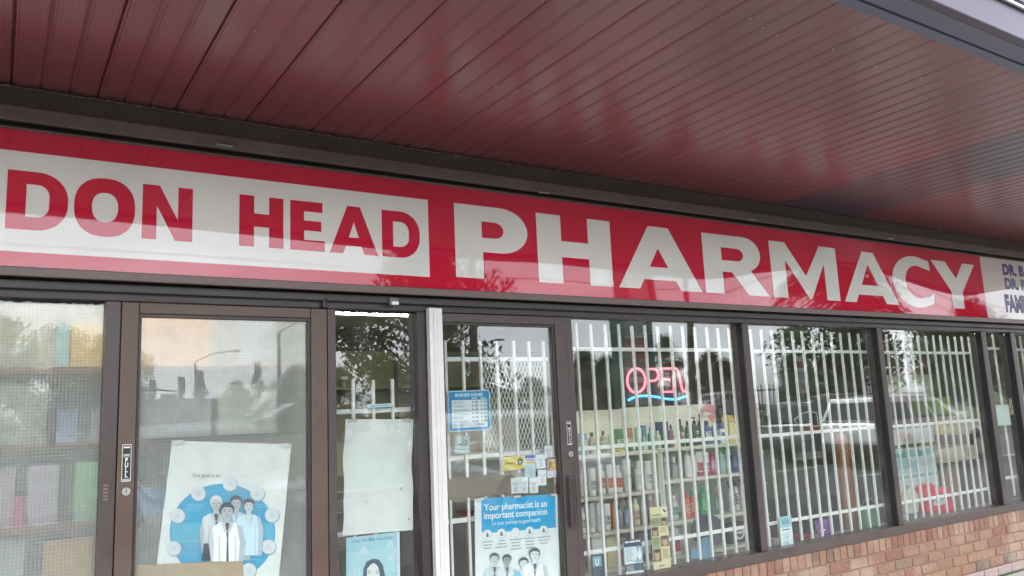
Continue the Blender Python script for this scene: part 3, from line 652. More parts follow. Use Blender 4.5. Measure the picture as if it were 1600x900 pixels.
# expanded metal mesh
b = MB(); xa, xb, za, zc = 2.408, 2.856, 1.375, 1.93; cw, ch = .0255, .062
def clipd(x0, z0, x1, z1):
    # clip a strand to the mesh frame
    t0, t1 = 0., 1.; dx, dz = x1 - x0, z1 - z0
    for p, q in ((-dx, x0 - xa), (dx, xb - x0), (-dz, z0 - za), (dz, zc - z0)):
        if abs(p) < 1e-9:
            if q < 0: return None
        else:
            r = q / p
            if p < 0: t0 = max(t0, r)
            else: t1 = min(t1, r)
    return None if t0 >= t1 else (x0 + t0*dx, z0 + t0*dz, x0 + t1*dx, z0 + t1*dz)
for sgn in (1, -1):
    k = -40
    while k < 60:
        x0 = xa + k * cw; hgt = zc - za; run = hgt / ch * cw
        s_ = clipd(x0, za, x0 + run, zc) if sgn > 0 else clipd(x0 + run, za, x0, zc)
        if s_:
            x0_, z0_, x1_, z1_ = s_; dx, dz = x1_ - x0_, z1_ - z0_; ln = math.hypot(dx, dz)
            if ln > .01:
                nx, nz_ = -dz/ln*.0017, dx/ln*.0017; yy = .0905 if sgn > 0 else .0925
                b.add([(x0_-nx, yy, z0_-nz_), (x0_+nx, yy, z0_+nz_), (x1_+nx, yy, z1_+nz_), (x1_-nx, yy, z1_-nz_), (x0_-nx, yy+.0018, z0_-nz_), (x0_+nx, yy+.0018, z0_+nz_), (x1_+nx, yy+.0018, z1_+nz_), (x1_-nx, yy+.0018, z1_-nz_)],
                      [(0,1,2,3), (7,6,5,4), (0,4,5,1), (1,5,6,2), (2,6,7,3), (3,7,4,0)])
        k += 1
b.build('diamond_mesh', WHITE_BAR, dg)
grille('white bars behind the sidelight with blank paper', 1.50, 1.99, [1.614, 1.731, 1.848], (1.652, 1.02), 1.82, .45, .105)
# ------------------------------------------------------------------ neon OPEN sign
ne = thing('neon_sign', 'glowing red OPEN neon with blue wave behind the bars', 'neon sign', (3.85, .28, 1.66))
RN = mat('red_neon', (.9, .3, .35), .3, emit=(1., .12, .17), estr=.55); BN = mat('blue_neon', (.2, .5, .9), .3, emit=(.03, .36, 1.), estr=.55)
NO = .26
def npt(px, py): return at(px, py, NO)
def ntube(pts, m, nm, r=.0085):
    b = MB(); b.tube(pts, r, 8); b.build(nm, m, ne)
def nz6(x, y): return (960 + x/6, 490 + y/6)
def npath(l): return [npt(*nz6(x, y)) for x, y in l]
ntube(npath([(205 + 85*math.cos(R(a)), 628 + 113*math.sin(R(a))) for a in range(0, 361, 15)]), RN, 'glass_tube')
ntube(npath([(320, 745), (316, 640), (312, 520)] + [(360 + 52*math.cos(R(a)), 575 + 57*math.sin(R(a))) for a in range(-100, 101, 20)] + [(330, 632)]), RN, 'glass_tube')
ntube(npath([(545, 516), (445, 516), (448, 620), (452, 733), (552, 733)]), RN, 'glass_tube'); ntube(npath([(450, 618), (520, 618)]), RN, 'glass_tube')
ntube(npath([(558, 735), (556, 620), (552, 525), (575, 514), (592, 530), (618, 630), (636, 712), (655, 730), (672, 722), (676, 640), (672, 520)]), RN, 'glass_tube')
ntube(npath([(130, 812), (180, 787), (250, 771), (320, 771), (400, 781), (470, 797), (540, 804), (600, 800), (640, 785), (684, 771)]), BN, 'glass_tube')
p0, p1 = npt(*nz6(100, 850)), npt(*nz6(695, 505))
part(ne, 'backing', mat('smoked_backing', (.02, .018, .024), .25), (p0.x, p1.x, NO + .025, NO + .032, p0.z, p1.z))
ntube(npath([(480, 815), (500, 830), (520, 818)]), cm(30, 40, 90), 'tube_bend', .004)
# ------------------------------------------------------------------ posters, notices and stickers on the glass
class Sheet(Print):
    """sheet of paper spanned by three corners (top left, top right, bottom left), lying in a plane just behind the glass"""
    def __init__(s, tl, tr, bl, y, curl=None):
        a, c, d = at(*tl, y), at(*tr, y), at(*bl, y)
        super().__init__(d, c - a, a - d, curl=curl)
    def P(s, a, b, k):
        c = s.curl(a, b) if s.curl else 0
        return s.o + s.u * a + s.v * b + s.n * (.00013 * k + c)
    def q(s, px, py):
        p = at(px, py, s.o.y) - s.o; det = s.u.x * s.v.z - s.u.z * s.v.x
        return ((p.x * s.v.z - p.z * s.v.x) / det, (s.u.x * p.z - s.u.z * p.x) / det)
    def pp(s, pts, m, f): s.poly([s.q(*f(x, y)) for x, y in pts], m)
SKY1, SKY2 = cm(76, 172, 212), cm(120, 196, 222)
GR1, GR2, GR3 = cm(208, 218, 222), cm(160, 170, 176), cm(86, 92, 100)
INK = cm(40, 52, 66)
def person_print(s, f, cx, top, sc, coat, hair, skin, open_=True, bottom=None):
    """a small printed figure: hair, face, shoulders and coat"""
    E = lambda x, y, rx, ry, m, n=18: s.pp([(cx + (x + rx*math.cos(2*math.pi*i/n))*sc, top + (y + ry*math.sin(2*math.pi*i/n))*sc) for i in range(n)], m, f)
    Pm = lambda pts, m: s.pp([(cx + x*sc, top + y*sc) for x, y in pts], m, f)
    bt = bottom or 4.2
    Pm([(-.95, 1.55), (-.45, 1.25), (.45, 1.25), (.95, 1.55), (1.2, 2.6), (1.05, bt), (-1.05, bt), (-1.2, 2.6)], coat)
    Pm([(.62, 1.38), (.95, 1.55), (1.2, 2.6), (1.05, bt), (.72, bt), (.82, 2.6)], cm(178, 190, 196))
    Pm([(-1.2, 2.6), (-.95, 1.75), (-.86, 2.6), (-.9, bt), (-1.05, bt)], cm(196, 206, 210))
    for k_ in (-.55, .48): Pm([(k_, 2.1), (k_ + .05, 2.1), (k_ + .12, bt), (k_ + .02, bt)], cm(190, 200, 206))
    if open_: Pm([(-.16, 1.22), (.16, 1.22), (.06, 2.3), (.10, bt), (-.06, bt), (-.02, 2.3)], GR3)
    Pm([(-.18, .9), (.18, .9), (.22, 1.3), (-.22, 1.3)], skin)
    E(0, .42, .46, .47, hair); E(0, .58, .37, .47, skin)
    EY = cm(92, 98, 102)
    for sx_ in (-1, 1): Pm([(sx_*.08, .52), (sx_*.24, .50), (sx_*.23, .55), (sx_*.09, .56)], EY); Pm([(sx_*.06, .44), (sx_*.26, .41), (sx_*.25, .44), (sx_*.07, .46)], hair)
    Pm([(-.12, .80), (.12, .80), (.06, .86), (-.06, .86)], cm(150, 140, 138)); Pm([(.0, .56), (.06, .70), (-.03, .71)], cm(160, 166, 168))
    Pm([(.37, .5), (.36, .8), (.2, 1.0), (.1, 1.03), (.26, .82), (.3, .5)], cm(168, 176, 178))
    Pm([(-.45, 1.25), (-.2, 1.25), (-.02, 1.9), (-.12, 2.0)], cm(206, 214, 216)); Pm([(.45, 1.25), (.2, 1.25), (.02, 1.9), (.12, 2.0)], cm(196, 204, 208))
    Pm([(-.4, .40), (-.3, .12), (.1, .0), (.38, .16), (.42, .42), (.2, .28), (-.15, .26)], hair)
TAPE = mat('clear_tape', srgb(206, 204, 190), .25)
def tapes(s, spots, w_=.07, h_=.035):
    for a, b, d in spots:
        s.poly([(a - w_/2, b - h_/2 - d), (a + w_/2, b - h_/2 + d), (a + w_/2, b + h_/2 + d), (a - w_/2, b + h_/2 - d)], TAPE)
# -- patterned door poster
f = lambda x, y: (240 + x/4.09, 680 + y/4.09)
s = Sheet(f(118, 35), f(880, 58), f(20, 825), .0400)
s.rect(0, 1, -.3, 1, PAPER)
qa, qb = s.q(*f(440, 625))
e = [f(440 + 338*math.cos(2*math.pi*i/40), 622 + 312*math.sin(2*math.pi*i/40)) for i in range(40)]
s.poly([s.q(*p) for p in e], SKY1)
s.pp([(110 + 3, 560), (770, 560), (765, 690), (120, 690)], cm(104, 188, 216), f)
for i, y in enumerate((440, 452, 466, 480)): s.pp([(215, y), (325 - 8*i, y+2), (325 - 8*i, y+7), (215, y+5)], SKY2, f)
for (x, y) in ((150, 580), (160, 595), (190, 680), (200, 700), (640, 440), (650, 455), (670, 580), (680, 600), (620, 680), (200, 795), (600, 790)): s.pp([(x, y), (x+90, y+2), (x+90, y+7), (x, y+5)], SKY2, f)
for (x, y) in ((487, 310), (285, 372), (662, 372), (153, 515), (755, 510), (128, 722), (732, 712), (607, 862)):
    s.pp([(x+3 + 48*math.cos(R(15*i)), y+4 + 48*math.sin(R(15*i))) for i in range(24)], GR2, f)
    s.pp([(x + 46*math.cos(R(15*i)), y + 46*math.sin(R(15*i))) for i in range(24)], cm(222, 228, 230), f)
    s.pp([(x-16, y+16), (x-12, y-10), (x+2, y-18), (x+16, y-4), (x+12, y+16)], GR1, f)
W_ = cm(228, 234, 236); SK_ = cm(196, 204, 206)
person_print(s, f, 398, 388, 88, W_, cm(226, 228, 226), SK_); person_print(s, f, 525, 388, 84, cm(170, 208, 224), GR3, SK_, False, 4.9)
person_print(s, f, 605, 408, 78, cm(196, 224, 232), GR3, SK_, False, 4.6)
s.pp([(318, 690), (380, 690), (382, 800), (305, 800)], cm(70, 78, 92), f)
person_print(s, f, 466, 432, 98, cm(238, 242, 242), cm(72, 78, 84), cm(176, 184, 188), True, 3.8)
a, b_ = s.q(*f(243, 265)); s.text('Our goal is to:', a, b_, .040, cm(96, 104, 110), width=.225)
tapes(s, ((.05, .99, .004), (.95, .99, -.004)))
flat_thing(s, 'poster', 'white poster with blue circle and four health workers, on the patterned door', 'poster')
s = Sheet((200, 884), (380, 875), (200, 935), .0335); s.rect(0, 1, -.1, 1, CARDB); s.rect(.02, .98, .9, .93, cm(196, 168, 132))
flat_thing(s, 'cardboard_strip', 'strip of tan cardboard over the bottom of the blue circle poster', 'cardboard')
# -- sidelight sheets
crl = lambda a, b: .004 * math.sin(5 * b + 1) + .0025 * math.sin(9 * a + 4 * b)
s = Sheet((540, 655), (648, 655), (534, 837), .078, curl=crl)
s.sheet(0, .985, 0, 1, PAPER, 14, 22, edge=lambda u, v: .012 * math.sin(v * 7) + .006 * math.sin(v * 17 + u))
s.curl = lambda a, b: crl(a, b) + .0008
s.ell(.31, .27, .035, .022, cm(222, 226, 222)); s.rect(.80, .83, .36, .385, cm(186, 190, 188)); s.ell(.93, .1, .012, .008, cm(90, 92, 92))
tapes(s, ((.1, .985, .004), (.88, .985, -.004)), .14, .03)
flat_thing(s, 'blank_paper', 'large blank white sheet of paper in the sidelight', 'paper')
f = lambda x, y: (520 + x/9, 800 + y/9)
s = Sheet(f(188, 365), f(938, 275), (541, 905), .0745)
s.rect(0, 1, -.3, 1, cm(226, 238, 240)); s.rect(0, .955, -.3, 1, cm(168, 214, 226)); s.rect(.0, .955, .0, .62, cm(182, 222, 232))
a, b_ = s.q(*f(275, 438)); s.text('Get the', a, b_, .125, cm(70, 128, 150), sx=1.0, width=.29)
a, b_ = s.q(*f(510, 412)); s.text('Flu', a, b_, .125, cm(24, 64, 84), bold=.012, width=.105)
a, b_ = s.q(*f(612, 400)); s.text('vaccine', a, b_, .125, cm(70, 128, 150), width=.29)
for (x, y, k) in ((430, 550, 1), (800, 460, .9), (330, 830, .9), (820, 640, .8)):
    s.pp([(x-60*k, y+40*k), (x-30*k, y-40*k), (x+20*k, y-70*k), (x+60*k, y-10*k), (x+50*k, y+40*k)], cm(208, 230, 236), f)
    s.pp([(x-20*k, y+30*k), (x+10*k, y-30*k), (x+40*k, y+20*k)], cm(190, 218, 226), f)
HB = cm(52, 84, 98)
s.pp([(420, 960), (430, 800), (470, 700), (560, 658), (640, 665), (700, 740), (735, 900), (735, 1010), (420, 1010)], HB, f)
s.pp([(475, 1000), (480, 800), (530, 740), (580, 715), (630, 760), (655, 850), (655, 1000)], cm(232, 236, 234), f)
for x in (490, 600): s.pp([(x, 835), (x+45, 822), (x+48, 830), (x, 845)], HB, f); s.pp([(x+5, 855), (x+40, 850), (x+36, 862), (x+10, 866)], cm(60, 80, 92), f)
flat_thing(s, 'flu_poster', 'light blue flu vaccine poster with dark-haired woman, under the blank paper', 'poster')
s = Sheet((574, 632), (612, 630), (574, 638), .0765); s.rect(0, 1, 0, 1, cm(214, 234, 242)); s.rect(0, 1, 0, .12, cm(84, 158, 196)); s.rect(.12, .88, .4, .62, cm(130, 160, 182))
flat_thing(s, 'blue_label', 'small pale blue label on the bars of the sidelight', 'label')
# -- business hours
f = lambda x, y: (690 + x/10, 600 + y/10)
HBL = cm(30, 140, 196)
s = Sheet(f(95, 110), f(750, 92), f(112, 752), .0385)
def rrect(s, a0, a1, b0, b1, r, m, asp=1.):
    pts = []
    for (cx, cz, t0) in ((a1-r, b1-r*asp, 0), (a0+r, b1-r*asp, 90), (a0+r, b0+r*asp, 180), (a1-r, b0+r*asp, 270)):
        pts += [(cx + r*math.cos(R(t0 + 15*i)), cz + r*asp*math.sin(R(t0 + 15*i))) for i in range(7)]
    s.poly(pts, m)
rrect(s, 0, 1, 0, 1, .05, cm(196, 232, 244)); rrect(s, .02, .98, .022, .978, .045, HBL); s.rect(.085, .925, .085, .765, cm(226, 238, 240))
s.text('BUSINESS HOURS', .5, .855, .105, cm(214, 238, 248), bold=.035, center=True, width=.66)
s.rect(.555, .68, .785, .825, cm(206, 234, 246)); s.rect(.77, .885, .785, .825, cm(206, 234, 246))
s.text('OPEN', .575, .79, .042, HBL, bold=.02, width=.085); s.text('CLOSE', .78, .79, .042, HBL, bold=.02, width=.095)
days = [('MONDAY', '9: 00', '6: 00'), ('TUESDAY', '9: 00', '6: 00'), ('WEDNESDAY', '9: 00', '6: 00'), ('THURSDAY', '10: 00', '6: 00'), ('FRIDAY', '9: 00', '6: 00'), ('SATURDAY', '10: 00', '4: 00'), ('SUNDAY', '', '')]
for i, (d, o_, c_) in enumerate(days):
    z = .685 - i * .0945
    s.text(d, .115, z, .072, cm(84, 130, 150), width=.042 * len(d))
    if o_: s.text(o_, .555, z + .004, .066, INK, bold=.015, width=.15); s.text(c_, .765, z + .004, .066, INK, bold=.015, width=.145)
    else: s.text('CLOSED', .62, z + .012, .06, INK, bold=.01, width=.22)
flat_thing(s, 'business_hours_sign', 'blue and white business hours sign on the entrance door', 'sign')
f3 = lambda x, y: (690 + x/4.736, 590 + y/4.736)
# -- no smoking
s = Sheet(f3(98, 428), f3(210, 430), f3(94, 562), .0385); s.rect(0, 1, 0, 1, cm(168, 186, 182)); s.rect(.03, .97, .03, .97, cm(178, 196, 190))
s.rect(.22, .5, .47, .53, BLACK); s.rect(.52, .60, .47, .53, cm(90, 100, 100)); s.rect(.64, .78, .47, .53, BLACK)
for q_ in ([(.55, .58), (.48, .7), (.62, .72), (.52, .85), (.56, .86), (.67, .72), (.54, .69), (.6, .58)], [(.7, .56), (.78, .6), (.74, .7), (.6, .74), (.62, .77), (.78, .72), (.83, .6), (.74, .54)]): s.poly(q_, cm(60, 70, 72))
flat_thing(s, 'no_smoking_sticker', 'small grey sticker with a cigarette under the hours sign', 'sticker')
# -- yellow card sticker
YEL = cm(226, 200, 52)
s = Sheet(f3(455, 592), f3(614, 574), f3(452, 692), .0385); s.rect(0, 1, 0, 1, cm(238, 228, 150)); s.rect(.02, .98, .03, .97, YEL)
s.text('SMART', .06, .42, .26, BLACK, bold=.02, width=.52); s.rect(.1, .5, .80, .83, cm(170, 150, 60)); s.rect(.1, .56, .30, .34, cm(160, 140, 50)); s.rect(.1, .42, .16, .19, cm(160, 140, 50))
s.ell(.79, .46, .13, .16, BLACK, 18); s.ell(.72, .62, .07, .13, BLACK, 14); s.ell(.86, .62, .07, .13, BLACK, 14); s.ell(.79, .74, .06, .13, BLACK, 14); s.ell(.79, .55, .04, .06, YEL, 10)
flat_thing(s, 'yellow_card_sticker', 'yellow card sticker with black paw-like emblem on the entrance door', 'sticker')
# -- VISA sticker
s = Sheet(f3(613, 572), f3(692, 568), f3(616, 738), .0385); s.rect(0, 1, 0, 1, cm(186, 212, 218)); s.rect(.05, .97, .84, .97, cm(40, 84, 168)); s.rect(.05, .97, .68, .83, cm(222, 230, 234)); s.rect(.05, .97, .58, .67, cm(220, 176, 72))
s.text('VISA', .5, .705, .15, cm(34, 62, 140), bold=.03, center=True, width=.8)
s.text('WELCOME', .5, .46, .09, cm(92, 128, 160), center=True, width=.8); s.text('HERE', .5, .35, .09, cm(92, 128, 160), center=True, width=.5)
for x in (.35, .5, .65): s.ell(x, .2, .12, .075, cm(140, 160, 176), 20, inner=.86)
s.rect(.1, .9, .06, .07, cm(150, 176, 190))
flat_thing(s, 'card_sticker', 'pale blue card payment sticker right of the yellow sticker', 'sticker')
# -- interac-like yellow and purple card
s = Sheet(f3(780, 590), f3(878, 575), f3(782, 745), .0375); s.rect(0, 1, 0, 1, cm(216, 220, 224)); s.rect(.02, .98, .34, .98, cm(104, 64, 124)); s.rect(.1, .9, .36, .88, cm(232, 188, 58))
s.poly([(.12, .38), (.3, .5), (.34, .72), (.22, .86), (.14, .7)], cm(96, 70, 40)); s.text('Interac', .2, .66, .13, BLACK, width=.6); s.poly([(.3, .4), (.5, .44), (.46, .6), (.34, .6)], cm(216, 140, 50)); s.text('WE ACCEPT', .5, .08, .09, cm(130, 132, 150), center=True, width=.75)
flat_thing(s, 'payment_sticker', 'purple and yellow payment sticker by the door lock', 'sticker')
# -- small white repeat stickers
SM = cm(224, 230, 230)
def small_label(tl, tr, bl, label, y=.0385):
    s = Sheet(tl, tr, bl, y); rrect(s, 0, 1, 0, 1, .06, cm(176, 186, 188), .8); rrect(s, .03, .97, .02, .98, .05, SM, .8)
    s.ell(.5, .78, .32, .20, cm(110, 122, 128), 14, 200, 340, inner=.86); s.ell(.5, .72, .34, .20, cm(130, 142, 148), 14, 205, 335, inner=.9)
    for i in range(6): s.rect(.28 + .03*(i % 2), .74 - .04*(i % 3), .42 - i*.06, .445 - i*.06, cm(150, 158, 162))
    flat_thing(s, 'small_sticker', label, 'sticker', 'small white stickers on the entrance door')
small_label(f3(510, 742), f3(580, 735), f3(516, 862), 'leftmost of the small white stickers below the yellow card sticker')
small_label(f3(583, 735), f3(642, 733), f3(582, 858), 'second from left of the small white stickers below the yellow card')
small_label(f3(648, 740), f3(712, 735), f3(652, 858), 'third from left of the small white stickers, above the blue poster corner')
small_label(f3(712, 682), f3(776, 680), f3(712, 800), 'small white sticker below the payment sticker, rightmost of the low ones', .0395)
small_label(f3(692, 570), f3(762, 562), f3(702, 678), 'small white sticker right beside the pale blue card sticker', .0395)
small_label(f3(758, 505), f3(820, 500), f3(762, 600), 'small white sticker above the payment sticker, topmost of its kind', .0395)
# -- pharmacist poster
f = lambda x, y: (720 + x/5.626, 740 + y/5.626)
s = Sheet(f(120, 222), f(828, 180), f(128, 900), .0395)
s.rect(0, 1.03, -.4, 1, cm(236, 240, 240)); 
s.poly([(.08, .56), (.1, .535), (1.0, .535), (1.0, 1.0), (.08, 1.0)], cm(34, 168, 220)); s.rect(.08, .3, .5, .56, cm(34, 168, 220)) if False else None
s.text('Your pharmacist is an', .5, .835, .125, cm(240, 246, 248), bold=.02, center=True, width=.78)
s.text('important companion', .5, .725, .125, cm(240, 246, 248), bold=.02, center=True, width=.78)
s.text('on your journey to good health', .5, .635, .075, cm(226, 240, 246), bold=.012, center=True, width=.60)
for i, tx in enumerate((('We take care', 'to get to', 'know you', ''), ('We tell', 'answers to', 'your questions', ''), ('We collaborate', 'with other', 'healthcare', 'professionals'), ('We ensure you', 'don\'t take', 'and offer a', 'treatment'), ('We assist you in', 'managing your', 'condition', ''))):
    a, b_ = s.q(*f(233 + i*123, 538 - i*10)); s.ell(a, b_, .056, .066, cm(188, 196, 198), 22); s.ell(a - .002, b_ + .003, .053, .063, cm(236, 240, 240), 22)
    s.poly([(a-.016, b_-.03), (a-.012, b_+.02), (a+.004, b_+.034), (a+.014, b_+.0), (a+.018, b_-.03)], cm(110, 120, 124)) if i != 2 else None
    for j, q_ in enumerate(tx):
        if q_: s.rect(a - len(q_)*.0055, a + len(q_)*.0055, b_ - .10 - j*.042, b_ - .082 - j*.042, cm(176, 182, 184))
CO = cm(206, 224, 230)
person_print(s, f, 292, 697, 95, CO, cm(76, 88, 96), cm(206, 214, 214)); person_print(s, f, 400, 710, 88, cm(226, 234, 236), cm(70, 82, 88), cm(150, 162, 164))
person_print(s, f, 545, 735, 92, cm(120, 190, 214), cm(66, 86, 96), cm(206, 216, 216), False); person_print(s, f, 640, 652, 105, cm(226, 236, 240), cm(76, 86, 92), cm(206, 214, 214))
tapes(s, ((.06, .995, .01), (.97, .99, -.01), (.5, .998, .002)), .08, .03)
flat_thing(s, 'pharmacist_poster', 'blue and white pharmacist poster low on the entrance door', 'poster')
# -- red packets behind the door stile
for i, (y0, y1, nm) in enumerate(((90, 175, 'red and white packet at the door stile, topmost of three'), (180, 265, 'red and white packet at the door stile, middle of three'), (325, 570, 'red and white packet at the door stile, lowest and tallest of three'))):
    s = Sheet(f(826, y0), f(888 + i*5, y0 - 4), f(832, y1), .052); RB = cm(176, 52, 76)
    s.rect(0, 1, 0, 1, RB); s.poly([(.15, .95), (.9, .95), (.7, .55), (.2, .6)], cm(214, 208, 208)); s.rect(.1, .9, .42, .47, cm(216, 170, 180)); s.poly([(.3, .35), (.85, .38), (.6, .08), (.35, .1)], cm(206, 196, 198))
    flat_thing(s, 'hanging_packet', nm, 'packet', 'red and white packets hung by the door')
# -- window 1 leaflets
f = lambda x, y: (900 + x/6.428, 760 + y/6.428)
YB = .072
s = Sheet(f(738, 212), f(912, 198), f(780, 845), YB); CRM = cm(226, 216, 170)
s.rect(0, 1, 0, 1, CRM); s.ell(.83, .93, .16, .055, cm(242, 240, 224), 22); s.ell(.80, .94, .055, .022, INK, 10); s.ell(.88, .92, .055, .022, INK, 10)
s.text('Smoking', .08, .855, .055, cm(92, 84, 60), bold=.02, width=.55); s.rect(.05, .95, .825, .833, cm(160, 150, 110))
SG = cm(150, 166, 128); s.rect(.02, .55, .69, .82, SG); s.rect(.02, .45, .335, .52, SG)
for (a0, a1, b0, b1) in ((.57, .98, .69, .82), (.02, .42, .53, .68), (.5, .98, .36, .53), (.02, .48, .13, .33)):
    s.rect(a0, a1, b0, b1, cm(126, 106, 78)); s.ell((a0+a1)/2, (b0+b1)/2 - .01, (a1-a0)*.3, (b1-b0)*.4, cm(190, 160, 126), 14); s.ell((a0+a1)/2, b1 - .03, (a1-a0)*.32, .03, cm(74, 58, 42), 12)
for (a0, b0, n) in ((.08, .80, 4), (.5, .665, 5), (.08, .49, 5), (.54, .315, 9)):
    for i in range(n): s.rect(a0, a0 + .38 - .05*(i % 2), b0 - i*.018 - .006, b0 - i*.018, cm(150, 138, 104))
s.rect(.3, .6, .05, .07, cm(170, 150, 90))
flat_thing(s, 'cream_leaflet', 'tall cream leaflet with small portraits in the neon window', 'leaflet')
s = Sheet(f(478, 540), f(660, 520), f(496, 885), YB)
s.rect(0, 1, 0, 1, cm(46, 62, 80)); s.rect(.0, 1, .28, .78, cm(214, 228, 232)); s.poly([(.55, .3), (1, .3), (1, .78), (.62, .78), (.75, .55)], cm(150, 176, 190)); s.poly([(.7, .5), (.85, .75), (.95, .5), (.85, .35)], cm(232, 238, 238))
s.rect(.06, .3, .905, .95, WHITE); s.rect(.34, .6, .905, .955, WHITE); s.rect(.63, .9, .91, .955, WHITE)
for i in range(7): s.rect(.06, .5 - .06*(i % 3), .72 - i*.058, .735 - i*.058, cm(90, 110, 126))
for i in range(5): s.rect(.06, .5, .22 - i*.035, .235 - i*.035, cm(190, 204, 212)); s.rect(.56, .9, .22 - i*.035, .23 - i*.035, cm(120, 140, 154))
s.rect(0, 1, 0, .07, cm(220, 226, 228))
flat_thing(s, 'navy_leaflet', 'navy and white leaflet beside the cream leaflet in the neon window', 'leaflet')
s = Sheet(f(150, 690), f(282, 676), f(160, 905), YB); s.rect(0, 1, -.3, 1, cm(54, 62, 74)); s.rect(.1, .78, .42, .92, cm(120, 154, 168)); s.text('U', .44, .5, .46, cm(216, 240, 246), bold=.03, center=True); 
for i in range(4): s.rect(.1, .7 - .1*(i % 2), .3 - i*.1, .33 - i*.1, cm(110, 120, 132))
flat_thing(s, 'u_sticker', 'dark sticker with a light blue letter U at the window corner', 'sticker')
# round pink sticker
f = lambda x, y: (1020 + x/5, 620 + y/5)
s = Sheet(f(385, 55), f(485, 50), f(395, 205), YB); s.ell(.5, .66, .5, .34, cm(206, 138, 134), 24); s.poly([(.3, .45), (.95, .5), (.9, .0), (.5, .08)], cm(206, 138, 134)); s.poly([(.05, .62), (.75, .46), (.1, .33)], cm(222, 214, 190)); 
flat_thing(s, 'pink_sticker', 'faded pink round sticker on the neon window by the yellow bottle', 'sticker')
# arrow decal outline, window 2
f = lambda x, y: (1180 + x/5.627, 560 + y/5.627)
o_ = [f(340, 545), f(400, 490), f(470, 465), f(540, 478), f(548, 530), f(555, 595), f(385, 592)]
b = MB(); pts = [at(*p, GY - .0015) for p in o_]; b.tube(pts + [pts[0]], .0022, 5); tag(b.build('arrow_decal', mat('clear_decal_edge', (.6, .62, .62), .4), origin=pts[0]), 'thin arrow-shaped outline decal on the second barred window', 'decal')
# window 2 leaflets
f = lambda x, y: (1120 + x/5, 740 + y/5)
s = Sheet(f(485, 340), f(580, 325), f(505, 572), YB); s.rect(0, 1, 0, 1, cm(222, 236, 236)); s.rect(.0, 1, .62, 1, cm(160, 206, 212))
for i in range(3): s.poly([(.25 + .2*i, .7), (.2 + .2*i, .9), (.3 + .2*i, .95), (.38 + .2*i, .75)], cm(90, 150, 168))
s.rect(.15, .85, .53, .56, INK); 
for i in range(4): s.rect(.2, .75 - .1*(i % 2), .4 - i*.05, .415 - i*.05, cm(150, 170, 174))
s.text('12', .2, .06, .14, cm(80, 110, 120), width=.2); s.poly([(.48, .05), (.58, .05), (.53, .2)], cm(90, 150, 168))
flat_thing(s, 'teal_leaflet', 'white and teal leaflet at the bottom of the second barred window', 'leaflet')
s = Sheet(f(760, 372), f(868, 345), f(800, 505), .15); s.rect(0, 1, 0, 1, cm(120, 74, 138)); s.rect(.1, .9, .6, .9, cm(142, 98, 160)); s.rect(.2, .6, .34, .42, cm(216, 204, 222)); s.rect(.2, .45, .24, .3, cm(216, 204, 222)); s.rect(.4, .95, 0, .14, cm(70, 60, 120))
flat_thing(s, 'purple_packet', 'purple packet behind the bars of the second barred window', 'packet')
# narrow window notes
f = lambda x, y: (1360 + x/3.75, 560 + y/3.75)
s = Sheet(f(722, 272), f(810, 270), f(738, 395), YB); s.rect(0, 1, 0, 1, cm(214, 224, 222)); flat_thing(s, 'taped_note', 'blank note taped in the narrow rightmost window', 'note')
s = Sheet(f(808, 233), f(842, 232), f(820, 332), YB); s.rect(0, 1, 0, 1, cm(170, 140, 104)); s.rect(.12, .88, .42, .92, cm(206, 190, 160)); s.poly([(.3, .5), (.6, .8), (.7, .76), (.42, .48)], INK); s.rect(.12, .88, .08, .32, cm(196, 176, 142)); flat_thing(s, 'tan_notice', 'tan framed notice beside the taped note', 'notice')
# ------------------------------------------------------------------ goods in the windows
def plastic(r, g, b): return mat('p_%d_%d_%d' % (r, g, b), srgb(r, g, b), .3, coat=.3)
PROF = {  # radius and height as fractions of (half width, height)
 'bottle': [(.55, 0), (.95, .01), (1, .05), (1, .62), (.9, .72), (.5, .79), (.42, .80)],
 'tube': [(.8, 0), (.85, .02), (.85, .16), (1., .17), (1.0, .6), (1.0, .98), (.98, 1.0)],
 'pump': [(.6, 0), (.97, .01), (1, .05), (1, .6), (.85, .68), (.4, .73), (.36, .75)],
 'spray': [(.6, 0), (.97, .01), (1, .06), (1, .45), (.75, .62), (.45, .72), (.4, .76)],
 'jar': [(.85, 0), (1, .03), (1, .70), (.96, .72)],
}
ORD = ['leftmost', 'second', 'third', 'fourth', 'fifth', 'sixth', 'seventh', 'eighth', 'ninth', 'tenth', 'eleventh', 'twelfth', 'thirteenth', 'fourteenth', 'fifteenth', 'sixteenth']
